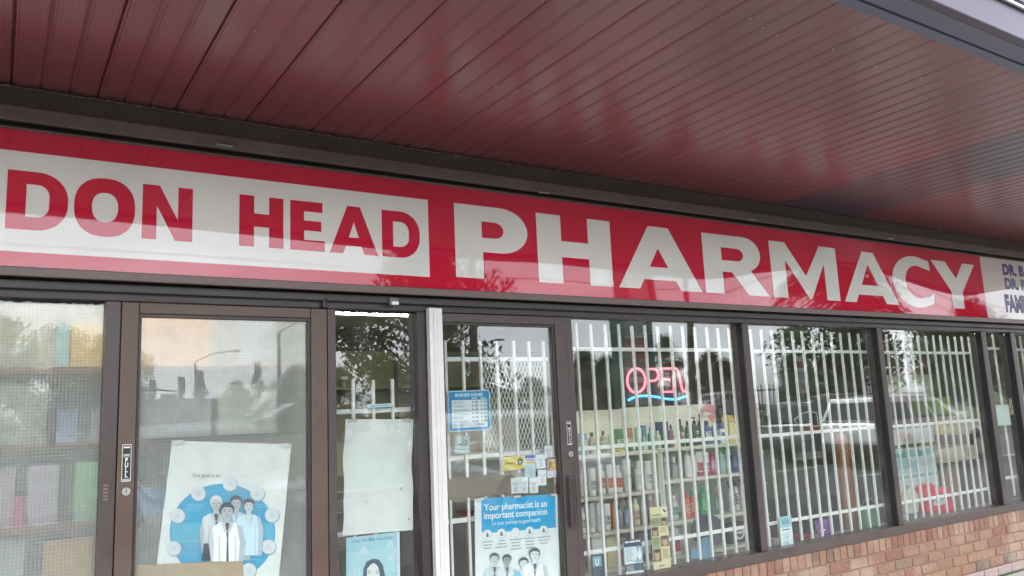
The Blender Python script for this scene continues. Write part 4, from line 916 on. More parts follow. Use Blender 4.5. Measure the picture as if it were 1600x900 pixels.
def product(x, y, z, kind, w, h, col, cap, lab, label, group, names):
    nm = {'bottle': 'shampoo_bottle', 'tube': 'squeeze_tube', 'pump': 'pump_bottle', 'spray': 'spray_bottle', 'jar': 'jar', 'box': 'carton', 'jug': 'jug'}[kind]
    cat = {'bottle': 'bottle', 'tube': 'tube', 'pump': 'bottle', 'spray': 'bottle', 'jar': 'jar', 'box': 'box', 'jug': 'jug'}[kind]
    t = thing(nm, label, cat, (x, y, z), group)
    m, cp = plastic(*col), plastic(*cap); r = w / 2; dp = min(r, .034)
    if kind == 'box':
        b = MB(); b.box(x - r, x + r, y - .035, y + .035, z, z + h); b.build('carton_body', m, t, bevel=.002)
        if lab: b = MB(); b.box(x - r*.8, x + r*.8, y - .0365, y - .0352, z + h*.25, z + h*.72); b.build('printed_label', plastic(*lab), t)
        return t
    if kind == 'jug':
        b = MB(); b.prism([(x-r, z), (x+r, z), (x+r, z+h*.6), (x+r*.7, z+h*.85), (x+r*.1, z+h*.88), (x-r*.1, z+h*.95), (x-r*.6, z+h*.95), (x-r, z+h*.7)], y - .045, y + .045); b.build('jug_body', m, t, bevel=.012)
        b = MB(); b.lathe(x - r*.35, y, z + h*.945, [(.016, 0), (.018, .004), (.018, .02), (.015, .024)], 12); b.build('cap', cp, t)
        if lab: b = MB(); b.box(x - r*.7, x + r*.7, y - .0475, y - .0455, z + h*.15, z + h*.55); b.build('printed_label', plastic(*lab), t)
        return t
    pf = [(a * r, c * h) for a, c in PROF[kind]]
    b = MB(); b.lathe(x, y, z, pf, 16, sy=dp / r); b.build('bottle_body', m, t)
    if kind == 'bottle': b = MB(); b.lathe(x, y, z + h*.80, [(.44*r, 0), (.46*r, .004), (.44*r, h*.19), (.38*r, h*.2)], 12, sy=dp / r); b.build('cap', cp, t)
    if kind == 'tube': b = MB(); b.lathe(x, y, z - .0005, [(.86*r, 0), (.9*r, .002), (.9*r, h*.17), (.86*r, h*.175)], 14, sy=dp / r); b.build('cap', cp, t)
    if kind == 'jar': b = MB(); b.lathe(x, y, z + h*.72, [(1.02*r, 0), (1.03*r, h*.25), (.97*r, h*.28)], 16, sy=dp / r); b.build('cap', cp, t)
    if kind == 'pump':
        b = MB(); b.lathe(x, y, z + h*.75, [(.4*r, 0), (.42*r, h*.09), (.14*r, h*.1), (.13*r, h*.19)], 10, sy=dp / r); b.box(x - .45*r - .012, x + .3*r, y - .006, y + .006, z + h*.94, z + h*.985); b.build('pump_head', cp, t)
    if kind == 'spray':
        b = MB(); b.prism([(x - .3*r, z + h*.76), (x + .35*r, z + h*.76), (x + .55*r, z + h*.98), (x - 1.0*r, z + h), (x - 1.05*r, z + h*.90), (x - .5*r, z + h*.88)], y - .012, y + .012); b.build('spray_head', cp, t, bevel=.003)
    if lab:
        b = MB(); n = 8; vs = []
        for zz in (.2, .55):
            for i in range(n + 1):
                a = R(210 + 120*i/n); vs.append((x + (r + .0007)*math.cos(a), y + (dp + .0007)*math.sin(a), z + h*zz))
        b.add(vs, [(i, i+1, n+2+i, n+1+i) for i in range(n)], plastic(*lab), True)
        ink = plastic(70, 70, 84) if sum(lab) > 330 else plastic(220, 220, 214)
        for (z0_, z1_, a0_, a1_) in ((.47, .50, 238, 302), (.40, .43, 245, 295), (.28, .295, 235, 300), (.245, .26, 242, 288)):
            vs = [(x + (r + .0016)*math.cos(R(a0_ + (a1_-a0_)*i/4)), y + (dp + .0016)*math.sin(R(a0_ + (a1_-a0_)*i/4)), z + h*zz) for zz in (z0_, z1_) for i in range(5)]
            b.add(vs, [(i, i+1, 6+i, 5+i) for i in range(4)], ink, True)
        b.build('printed_label', None, t)
    return t
SHW = mat('white_shelving', srgb(222, 220, 206), .5, var=.04, vscale=3)
SHB = mat('beige_shelving', srgb(206, 196, 180), .5, var=.04, vscale=3)
Y0, Y1 = .46, .86                      # front and back of the display shelving
def px_x(px, py, y): return at(px, py, y).x
def px_z(px, py, y): return at(px, py, y).z
xl, xm, xr = px_x(893, 770, Y0), px_x(1066, 760, Y0), px_x(1250, 760, Y0) - .52
xm, xr = 4.13, 5.15
zA = px_z(980, 707, Y0); zBl = px_z(980, 771, Y0); zCl = px_z(980, 827, Y0); zDl = px_z(980, 886, Y0)
zBr = px_z(1110, 744, Y0); zCr = px_z(1110, 808, Y0); zDr = px_z(1140, 855, Y0)
ztopb = px_z(1020, 637, Y1)
bayL = thing('display_shelf', 'cream shelf bay of toiletries behind the neon window, left bay', 'shelf', (3.6, .66, .3), 'window display shelving')
part(bayL, 'back_panel', SHW, (xl - .12, xm - .006, Y1, Y1 + .02, .3, ztopb)); part(bayL, 'side_panel', SHB, (xm - .025, xm - .002, Y0, Y1 - .001, .3, zA - .02)); part(bayL, 'side_panel', SHB, (xl - .14, xl - .121, Y0, Y1, .3, ztopb))
for z in (zA, zBl, zCl, zDl): part(bayL, 'shelf_board', SHB if z != zA else SHW, (xl - .12, xm - .026, Y0, Y1 - .001, z - .022, z), bevel=.002)
bayR = thing('display_shelf', 'white shelf bay of pump and spray bottles behind the neon window, right bay', 'shelf', (4.6, .66, .3), 'window display shelving')
part(bayR, 'back_panel', SHW, (xm, xr, Y1, Y1 + .02, .3, ztopb + .01)); part(bayR, 'side_panel', SHW, (xm + .002, xm + .022, Y0, Y1 - .001, .3, zA - .02)); part(bayR, 'side_panel', SHW, (xr - .02, xr, Y0, Y1 - .001, .3, zA + .05))
for z in (zA + .004, zBr, zCr, zDr): part(bayR, 'shelf_board', SHW, (xm + .023, xr - .021, Y0, Y1 - .001, z - .022, z), bevel=.002)
def row(desc, group, z, pyb, items, y=.56):
    n = len(items)
    for i, (px, kind, wpx, hpx, colname, col, cap, lab) in enumerate(items):
        p = at(px, pyb, y); sc = (p - Vector((0, -D, H0))).dot(CF) / FPX
        pos = '%s from the left' % ORD[i] if i else 'leftmost'
        if i == n - 1: pos = 'rightmost'
        product(p.x, y + random.uniform(-.012, .012), z + .0008, kind, wpx * sc * random.uniform(.94, 1.05), hpx * sc * random.uniform(.93, 1.06), col, cap, lab, '%s %s, %s %s' % (colname, {'pump': 'pump bottle', 'spray': 'spray bottle', 'box': 'carton', 'tube': 'squeeze tube'}.get(kind, kind), pos, desc), group, None)
WB, W2 = (228, 228, 222), (236, 234, 228); BK = (34, 34, 40); NV = (44, 52, 96)
row('on the top shelf, left bay', 'toiletries on the window shelves', zA, 700, [
 (910, 'box', 9, 34, 'grey', (150, 164, 170), BK, (190, 200, 204)), (925, 'bottle', 12, 34, 'pale pink', (196, 170, 160), (110, 84, 76), (214, 196, 186)), (943, 'bottle', 11, 36, 'grey red-capped', (150, 146, 140), (130, 40, 48), (210, 206, 196)),
 (955, 'tube', 11, 30, 'cream', (206, 202, 180), WB, None), (969, 'tube', 15, 36, 'green and cream', (92, 130, 92), (206, 196, 130), (206, 206, 176)), (984, 'tube', 13, 38, 'orange and green', (176, 110, 70), (86, 130, 90), (214, 206, 188)),
 (997, 'tube', 12, 37, 'mint green', (150, 190, 160), (70, 130, 90), (206, 130, 80)), (1008, 'tube', 9, 36, 'blue', (80, 110, 160), WB, (150, 190, 190)), (1018, 'bottle', 11, 34, 'bright green', (70, 160, 104), (60, 140, 90), None),
 (1028, 'bottle', 9, 28, 'pale clear', (186, 194, 180), WB, None), (1038, 'box', 15, 40, 'navy', NV, BK, (70, 80, 130)), (1050, 'bottle', 8, 38, 'pink and navy', (150, 70, 110), NV, None)])
row('on the top shelf, right bay', 'toiletries on the window shelves', zA + .004, 690, [
 (1064, 'bottle', 11, 44, 'black', BK, BK, (120, 50, 60)), (1075, 'bottle', 11, 40, 'black grey-labelled', BK, (50, 50, 56), (90, 90, 96)), (1086, 'pump', 13, 46, 'dark navy', (40, 46, 66), BK, (70, 78, 96)), (1096, 'bottle', 9, 48, 'charcoal', (52, 56, 60), (40, 70, 50), None),
 (1107, 'bottle', 14, 38, 'blue', (60, 80, 150), (50, 60, 110), (190, 200, 220)), (1120, 'bottle', 12, 36, 'slate blue', (86, 100, 150), (60, 70, 120), (170, 190, 214)), (1129, 'jar', 14, 30, 'white and blue', (224, 226, 224), (70, 84, 150), (90, 110, 170)),
 (1139, 'box', 12, 44, 'yellow', (220, 190, 80), (220, 190, 80), (236, 226, 170)), (1148, 'bottle', 9, 36, 'cream', (224, 214, 180), WB, None), (1155, 'box', 12, 42, 'orange brown', (176, 110, 66), BK, (214, 150, 90))])
lw_ = [(912, 14), (926, 14), (940, 14), (953, 13), (966, 14), (982, 14), (998, 14), (1013, 14)]
row('on the second shelf, left bay', 'toiletries on the window shelves', zBl, 765, [(px, 'tube' if i % 2 else 'bottle', wd, 44 + (i % 3), n_, c_, WB, l_) for i, ((px, wd), (n_, c_, l_)) in enumerate(zip(lw_, [('white', WB, (214, 214, 206)), ('white', W2, (190, 190, 184)), ('white', WB, (226, 160, 130)), ('white', W2, (230, 150, 120)), ('white', WB, (222, 110, 90)), ('white', W2, (206, 206, 202)), ('white', WB, (196, 196, 192)), ('white', W2, (212, 204, 200))]))] +
 [(1029, 'bottle', 13, 46, 'clear grey', (176, 178, 172), WB, (196, 196, 188)), (1043, 'bottle', 13, 46, 'clear grey', (180, 182, 176), WB, (200, 200, 190)), (1056, 'bottle', 12, 44, 'clear grey', (170, 174, 168), WB, None)])
row('on the second shelf, right bay', 'toiletries on the window shelves', zBr, 742, [
 (1076, 'bottle', 12, 42, 'white', W2, WB, None), (1084, 'bottle', 9, 40, 'white', WB, WB, None), (1094, 'tube', 14, 36, 'white and red', W2, (196, 80, 80), (206, 90, 90)), (1106, 'tube', 11, 36, 'white and pink', W2, (200, 120, 130), (210, 170, 176)), (1115, 'pump', 12, 40, 'pink', (196, 90, 120), (190, 80, 110), (226, 170, 186)),
 (1127, 'pump', 11, 42, 'pale mint', (176, 206, 192), (120, 180, 150), None), (1137, 'pump', 12, 38, 'teal', (70, 160, 150), (60, 150, 140), (120, 190, 180)), (1148, 'pump', 12, 40, 'indigo', (70, 78, 130), (50, 56, 100), (110, 118, 160)), (1159, 'pump', 12, 40, 'navy', (54, 62, 110), BK, (96, 104, 150)), (1172, 'pump', 12, 38, 'pink', (196, 110, 130), WB, (230, 190, 196))])
row('on the third shelf, left bay', 'toiletries on the window shelves', zCl, 822, [
 (912, 'bottle', 12, 40, 'white', W2, WB, (200, 196, 190)), (924, 'tube', 12, 42, 'pale mint', (206, 216, 206), WB, None), (936, 'tube', 13, 42, 'white', WB, WB, (214, 206, 206)), (948, 'tube', 12, 40, 'white', W2, W2, (190, 196, 204)), (958, 'box', 11, 38, 'orange', (190, 112, 76), BK, (206, 140, 100)),
 (969, 'bottle', 10, 32, 'grey', (150, 150, 146), (90, 90, 90), None), (979, 'bottle', 12, 34, 'blue grey', (120, 146, 160), (90, 110, 126), (170, 186, 190)), (995, 'bottle', 13, 40, 'pale yellow', (214, 210, 160), W2, (206, 160, 150)), (1006, 'bottle', 10, 40, 'clear', (196, 200, 194), W2, None), (1020, 'bottle', 12, 42, 'rose', (186, 140, 144), W2, (150, 90, 96)), (1038, 'bottle', 15, 42, 'lilac', (150, 130, 166), W2, (190, 176, 200)), (1055, 'bottle', 13, 38, 'white and green', (206, 216, 206), W2, (130, 180, 150))])
row('on the third shelf, right bay', 'toiletries on the window shelves', zCr, 806, [
 (1075, 'bottle', 12, 40, 'orange', (222, 110, 66), (206, 90, 50), (236, 170, 130)), (1085, 'bottle', 12, 40, 'red orange', (206, 84, 56), (60, 150, 80), (226, 150, 110)), (1100, 'bottle', 15, 46, 'bright green', (44, 156, 84), (50, 170, 90), (110, 200, 130)), (1112, 'bottle', 10, 40, 'dark green', (40, 110, 70), (60, 120, 80), None), (1120, 'bottle', 10, 36, 'red capped green', (70, 120, 84), (160, 60, 60), (150, 190, 150)), (1129, 'spray', 9, 40, 'pale pink', (226, 190, 196), W2, None),
 (1145, 'spray', 11, 46, 'white and black', (206, 206, 196), BK, (90, 90, 84)), (1154, 'spray', 11, 46, 'white and black', (212, 212, 200), BK, (110, 106, 90)), (1163, 'spray', 11, 46, 'white and black', (206, 206, 196), BK, (90, 90, 84)), (1173, 'spray', 11, 44, 'white and black', (206, 206, 196), BK, (100, 96, 90))])
row('on the lowest shelf, left bay', 'toiletries on the window shelves', zDl, 882, [
 (931, 'box', 24, 52, 'plain white', (226, 228, 222), BK, None), (954, 'box', 20, 44, 'pale yellow', (222, 212, 160), BK, None), (973, 'jug', 14, 46, 'tan', (176, 150, 116), (90, 74, 60), None), (987, 'jug', 14, 44, 'brown', (120, 96, 74), (60, 50, 46), (196, 180, 150)), (1005, 'box', 24, 42, 'navy', (50, 64, 88), BK, (150, 164, 180)), (1026, 'box', 14, 34, 'blue', (70, 100, 130), BK, None), (1053, 'jug', 17, 48, 'white pink-labelled', W2, (206, 90, 120), (206, 80, 110))])
p = at(1149, 850, .58)
t = product(p.x, .58, zDr + .001, 'box', .19, .15, (92, 74, 96), BK, None, 'purple carton with a white ring on the lowest shelf of the right bay', 'toiletries on the window shelves', None)
pr = Print((p.x, .5440, zDr + .075), (1, 0, 0), (0, 0, 1)); pr.ell(0.02, 0, .058, .052, WHITE, 26, inner=.68); pr.ell(.02, 0, .038, .034, cm(120, 90, 120)); pr.rect(-.012, .052, -.008, .012, WHITE); pr.build('ring_emblem', t)
# low ledge behind the glass
LEDGE = mat('grey_ledge', srgb(150, 138, 126), .7, var=.18, vscale=6, bump=.3, bscale=18)
ld = thing('window_ledge', 'low grey display ledge right behind the barred windows', 'ledge', (6, .3, 0))
part(ld, 'ledge_top', LEDGE, (3.05, 9.9, .145, .45, .44, .5)); part(ld, 'ledge_front', LEDGE, (3.05, 9.9, .42, .448, .006, .438))
# dark dome over a blue base standing on the ledge
f = lambda x, y: (1040 + x/6.428, 760 + y/6.428)
t = thing('display_figure', 'dark grey round board on a blue paper base in the neon window', 'display', (at(*f(420, 700), .3).x, .3, .5))
b = MB(); b.prism([(p.x, p.z) for p in [at(*f(420 + 165*math.cos(R(a)), 440 + 160*math.sin(R(a))), .3) for a in range(0, 360, 12)]], .29, .305); b.build('round_board', cm(66, 70, 74, .6), t, bevel=.002)
b = MB(); c_ = [at(*f(*q), .275) for q in ((245, 720), (480, 740), (465, 610), (420, 510), (365, 520), (330, 600), (250, 620))]; b.prism([(p.x, p.z) for p in c_], .262, .276); b.build('paper_base', cm(126, 172, 198, .6), t, bevel=.002)
b = MB(); b.box(t['_w'][0] - .05, t['_w'][0] + .05, .24, .34, .501, .508); b.build('foot', cm(70, 84, 100), t)
# -- things behind window 2
WOOD = mat('oak_post', srgb(156, 108, 62), .55, var=.2, vscale=8)
pz = at(1318, 700, .7); t = thing('wooden_post', 'brown wooden post behind the second barred window', 'post', (pz.x, .72, 0))
part(t, 'shaft', WOOD, (pz.x - .07, pz.x + .07, .70, .74, .005, at(1318, 678, .7).z), bevel=.003); part(t, 'shaft_edge', WOOD, (pz.x + .072, pz.x + .10, .68, .76, .005, at(1318, 690, .7).z), bevel=.003); part(t, 'foot', WOOD, (pz.x - .13, pz.x + .15, .62, .84, .005, .05))
p = at(1358, 830, .32); t = thing('green_bucket', 'translucent green bucket on the ledge by the second mullion', 'bucket', (p.x, .32, .501))
b = MB(); b.lathe(p.x, .32, .501, [(.07, 0), (.075, .004), (.092, .17), (.097, .172), (.097, .185), (.088, .185), (.086, .02)], 22); b.build('tub', mat('green_plastic', srgb(96, 150, 120), .3), t)
b = MB(); b.tube([(p.x + .097*math.cos(R(a)), .30, .68 + .07*math.sin(R(a))) for a in range(0, 181, 15)], .004, 6); b.build('handle', cm(150, 170, 160), t)
def heap(px, py, y, w_, h_, col, nm, label, cat):
    p = at(px, py, y); b = MB(); b.box(p.x - w_/2, p.x + w_/2, y - .06, y + .06, .501, .501 + h_); t = b.build(nm, plastic(*col), origin=(p.x, y, .501), bevel=.012); return tag(t, label, cat)
heap(1250, 828, .28, .09, .07, (140, 50, 54), 'red_packet', 'small red packet on the ledge of the second barred window', 'packet')
heap(1207, 822, .34, .11, .06, (196, 176, 176), 'folded_cloth', 'pale folded cloth on the ledge by the first mullion', 'cloth')
def gondola(x0, x1, y0, y1, h_, label, n=4, col=None):
    t = thing('store_gondola', label, 'shelf', ((x0+x1)/2, (y0+y1)/2, 0), 'store shelving inside the shop')
    m = col or SHB
    part(t, 'core', m, (x0, x1, (y0+y1)/2 - .02, (y0+y1)/2 + .02, .12, h_)); part(t, 'base', m, (x0, x1, y0, y1, .005, .118))
    for i in range(1, n): z = .12 + (h_ - .12) * i / n; part(t, 'shelf_board', m, (x0, x1, y0 + .03, (y0+y1)/2 - .021, z - .015, z), (x0, x1, (y0+y1)/2 + .021, y1 - .03, z - .015, z))
    rnd = random.Random(int(x0*100 + y0*10)); k = 0
    for i in range(n):
        z = .12 + (h_ - .12) * i / n; x = x0 + .06
        while x < x1 - .08 and k < 16:
            wd = rnd.uniform(.06, .16); hh = rnd.uniform(.12, .26); c_ = rnd.choice([(176, 60, 60), (60, 90, 150), (70, 140, 90), (222, 216, 200), (216, 180, 80), (120, 90, 140), (196, 196, 196), (90, 60, 50), (60, 130, 140)])
            b = MB(); b.box(x, x + wd - .012, y0 + .05, y0 + .14, z + .0005, z + hh); o = b.build('carton', plastic(*c_), origin=(x, y0 + .05, z)); rw = ['lowest', 'second', 'third', 'top', 'fifth'][i if i < n - 1 else 3]
            tag(o, '%s carton, %s along the %s' % ({(176, 60, 60): 'red', (60, 90, 150): 'blue', (70, 140, 90): 'green', (222, 216, 200): 'cream', (216, 180, 80): 'yellow', (120, 90, 140): 'purple', (196, 196, 196): 'grey', (90, 60, 50): 'brown', (60, 130, 140): 'teal'}[c_], ORD[k] if k else 'first', label), 'box', 'cartons on the inner store shelving'); x += wd; k += 1
gondola(3.6, 5.0, 2.6, 3.2, 1.55, 'store shelving deep behind the neon window'); gondola(5.5, 7.0, 1.9, 2.5, 1.4, 'store shelving deep behind the second barred window'); gondola(1.7, 3.2, 3.2, 3.7, 1.45, 'store shelving deep behind the entrance door', col=WALL_IN)
# wall shelf with small plant seen through the sidelight
t = thing('wall_shelf', 'narrow wall shelf with a plant and jars seen through the sidelight', 'shelf', (3.4, 4.2, 1.95)); part(t, 'board', WALL_IN, (1.6, 5.2, 4.0, 4.3, 1.93, 1.96)); part(t, 'backing', WALL_IN, (1.6, 5.2, 4.31, 4.34, .01, 2.36))
part(t, 'upright', cm(70, 62, 50), (3.62, 3.66, 3.98, 4.0, .01, 2.36))
LEAF = mat('house_leaf', (.05, .085, .03), .5)
t = thing('potted_plant', 'small potted plant on the wall shelf behind the sidelight', 'plant', (2.72, 4.12, 1.96))
b = MB(); b.lathe(2.72, 4.12, 1.9605, [(.05, 0), (.065, .1), (.07, .1), (.07, .115)], 12); b.build('pot', plastic(150, 150, 130), t)
b = MB()
for i in range(70):
    a, e_ = random.uniform(0, 6.28), random.uniform(.1, 1.4); r_ = random.uniform(.03, .16); c0 = Vector((2.72 + r_*math.cos(a), 4.12 + r_*math.sin(a)*.5, 2.10 + r_*math.sin(e_)))
    d_ = Vector((math.cos(a), math.sin(a), .4)).normalized() * .045; s_ = Vector((-math.sin(a), math.cos(a), 0)) * .016
    b.add([c0 - d_*.3, c0 + s_, c0 + d_, c0 - s_], [(0, 1, 2, 3)])
b.build('foliage', LEAF, t)
for i, (x, c_) in enumerate(((2.5, (150, 146, 130)), (2.95, (160, 156, 140)), (3.1, (140, 140, 124)), (3.35, (170, 164, 150)))): product(x, 4.12, 1.961, 'jar', .09, .11 + .02*(i % 2), c_, WB, None, 'small jar on the high wall shelf, %s from the partition' % ORD[i].replace('leftmost', 'first'), 'jars on the wall shelf', None)
# entrance: brown carton and mat
tag((lambda b: (b.box(3.05, 3.55, 1.5, 1.9, .35, .8), b.build('brown_carton', cm(112, 80, 62, .7), origin=(3.3, 1.7, .35)))[1])(MB()), 'brown carton inside the entrance behind the door glass', 'box')
tag((lambda b: (b.box(3.0, 3.6, 1.45, 1.95, .006, .348), b.build('low_stand', WOOD, origin=(3.3, 1.7, 0)))[1])(MB()), 'low wooden stand under the brown carton inside the entrance', 'stand')
# -- behind window 3
f = lambda x, y: (1360 + x/3.75, 560 + y/3.75)
def card(name, x0, y0, x1, y1, dep, th, col, label, cat, zmin=None, lab=None):
    a, c = at(*f(x0, y1), dep), at(*f(x1, y0), dep)
    t = thing(name, label, cat, ((a.x + c.x)/2, dep, a.z if zmin is None else zmin))
    b = MB(); b.box(a.x, c.x, dep, dep + th, a.z if zmin is None else zmin, c.z); b.build('body', plastic(*col), t, bevel=.004)
    for q in (lab or []):
        w_, h_ = c.x - a.x, c.z - a.z; b = MB(); b.box(a.x + w_*q[0], a.x + w_*q[1], dep - .0015, dep - .0003, a.z + h_*q[2], a.z + h_*q[3]); b.build('printed_label', plastic(*q[4]), t)
    return t
card('teal_carton', 160, 515, 375, 715, .42, .1, (206, 222, 220), 'white carton with teal bands beside the red jug', 'box', zmin=.45, lab=[(0, 1, .72, .98, (112, 176, 170)), (0, 1, 0.02, .12, (140, 190, 184)), (0.02, .5, .2, .68, (166, 206, 208))])
card('clear_carton', 130, 400, 365, 512, .50, .1, (196, 204, 204), 'pale carton stacked on the teal banded carton', 'box', lab=[(.2, .45, .2, .8, (196, 176, 160))])
card('cream_desk', 425, 505, 625, 615, .95, .5, (226, 214, 186), 'cream counter front behind the window with the red jug', 'counter')
card('counter_leg', 445, 615, 515, 780, 1.0, .06, (160, 132, 98), 'brown panel below the cream counter', 'panel', zmin=.01)
card('lime_box', 385, 225, 470, 330, 1.6, .3, (150, 190, 90), 'lime green carton on the counter inside the far window', 'box')
card('yellow_box', 410, 380, 495, 450, 1.3, .3, (206, 196, 120), 'yellow carton on the counter inside the far window', 'box')
card('pale_green_box', 490, 280, 600, 450, 1.7, .3, (186, 196, 160), 'pale green board inside the far window', 'box')
card('notice_board', 105, 95, 350, 225, 1.8, .04, (206, 200, 182), 'cream notice board inside the window with the red jug', 'board', lab=[(.1, .9, .6, .65, (160, 156, 140)), (.1, .9, .45, .5, (160, 156, 140)), (.6, .8, .05, .3, (150, 190, 206))])
card('orange_cabinet', 230, -40, 330, 95, 2.2, .4, (150, 96, 60), 'orange brown cabinet high inside the window with the red jug', 'cabinet')
card('grey_partition', 460, -60, 560, 300, 2.0, .05, (110, 112, 118), 'grey partition panel inside the far window', 'panel')
# red jug and white bottle on the ledge
def sil(name, pts, y, th, m, label, cat):
    t = thing(name, label, cat, (at(*f(*pts[0]), y).x, y, .501)); b = MB(); b.prism([(p.x, p.z) for p in [at(*f(*q), y) for q in pts]], y - th/2, y + th/2); b.build('body', m, t, bevel=.018); return t
t = sil('red_jug', [(292, 905), (285, 800), (300, 740), (330, 730), (352, 742), (372, 772), (400, 748), (425, 750), (440, 800), (465, 850), (470, 900)], .26, .11, plastic(214, 44, 62), 'red plastic jug with a small label on the ledge', 'jug')
a, c = at(*f(375, 865), .20), at(*f(440, 815), .20); b = MB(); b.box(a.x, c.x, .2035, .2045, a.z, c.z); b.build('printed_label', plastic(216, 214, 212), t)
t = sil('white_flask', [(195, 915), (188, 850), (200, 790), (215, 760), (215, 742), (240, 742), (242, 765), (262, 800), (268, 850), (262, 905)], .24, .07, plastic(206, 202, 190), 'white flask standing on the ledge left of the red jug', 'bottle')
# ------------------------------------------------------------------ shelves behind the patterned panes
BRS = mat('brown_shelf_board', srgb(138, 84, 62), .5, var=.1, vscale=5)
sh = thing('stock_shelf', 'brown board shelving of stock behind the patterned panes', 'shelf', (.2, .5, 0))
YS = .42
part(sh, 'back_panel', mat('pale_back', srgb(214, 214, 208), .7), (-1.3, 1.42, .96, .98, .006, 2.3))
for (pa, pb) in (((90, 575), 0), ((90, 693), 0), ((90, 822), 0)):
    z = at(*pa, YS).z; part(sh, 'shelf_board', BRS, (-1.3, .66, YS, .955, z - .026, z), bevel=.002)
zz = at(330, 572, .5).z; part(sh, 'shelf_board', BRS, (.665, 1.42, .45, .955, zz - .02, zz), bevel=.002)
zz2 = at(400, 686, .5).z; part(sh, 'shelf_board', BRS, (.665, 1.42, .45, .955, zz2 - .02, zz2), bevel=.002)
part(sh, 'side_panel', BRS, (-1.32, -1.301, YS, .955, .006, 2.3))
def stock(x0, y0, x1, y1, dep, col, label, th=.12):
    a, c = at(x0, y1, dep), at(x1, y0, dep); zs = [z_ for z_ in (at(90, 575, YS).z, at(90, 693, YS).z, at(90, 822, YS).z, zz, zz2)]
    base = min(zs, key=lambda z_: abs(z_ - a.z)); base = base if abs(base - a.z) < .12 else a.z
    b = MB(); b.box(a.x, c.x, dep, dep + th, base + .001, max(c.z, base + .05)); tag(b.build('stock_box', plastic(*col), origin=((a.x+c.x)/2, dep, base)), label, 'box', 'stock behind the patterned panes')
stock(110, 505, 160, 572, 0.51, (225, 192, 119), 'tan stock box on the top shelf behind the patterned pane'); stock(85, 505, 108, 572, 0.51, (168, 207, 216), 'pale blue stock box on the top shelf behind the patterned pane'); stock(-60, 500, 60, 572, 0.55, (169, 171, 153), 'grey stock box on the top shelf behind the patterned pane')
stock(-60, 600, 75, 690, 0.55, (199, 206, 188), 'large pale stock box on the second shelf behind the patterned pane'); stock(88, 640, 122, 690, 0.51, (170, 186, 232), 'lilac stock box on the second shelf behind the patterned pane'); stock(140, 640, 162, 690, 0.51, (209, 192, 209), 'pinkish stock box on the second shelf behind the patterned pane')
stock(115, 720, 162, 820, 0.51, (185, 236, 185), 'light green stock box on the third shelf behind the patterned pane'); stock(40, 725, 92, 820, 0.51, (222, 197, 218), 'pale pink stock box on the third shelf behind the patterned pane'); stock(-60, 730, 25, 820, 0.53, (213, 188, 197), 'rose grey stock box on the third shelf at the left edge'); stock(20, 775, 38, 820, 0.49, (224, 86, 151), 'magenta stock box on the third shelf behind the patterned pane')
stock(65, 838, 145, 960, 0.51, (234, 176, 105), 'tan carton on the bottom shelf behind the patterned pane', .2); stock(-80, 840, 40, 960, 0.55, (199, 199, 197), 'grey carton on the bottom shelf at the left edge', .2)
stock(205, 480, 330, 570, .5, (240, 190, 141), 'large peach board behind the patterned door', .05); stock(340, 600, 432, 684, .5, (206, 213, 197), 'pale box on the shelf behind the patterned door'); stock(220, 610, 330, 684, .52, (183, 190, 199), 'grey box on the shelf behind the patterned door'); stock(375, 500, 432, 570, .5, (203, 208, 212), 'white box on the top shelf behind the patterned door'); stock(215, 760, 260, 810, .45, (103, 168, 225), 'blue box low behind the patterned door')
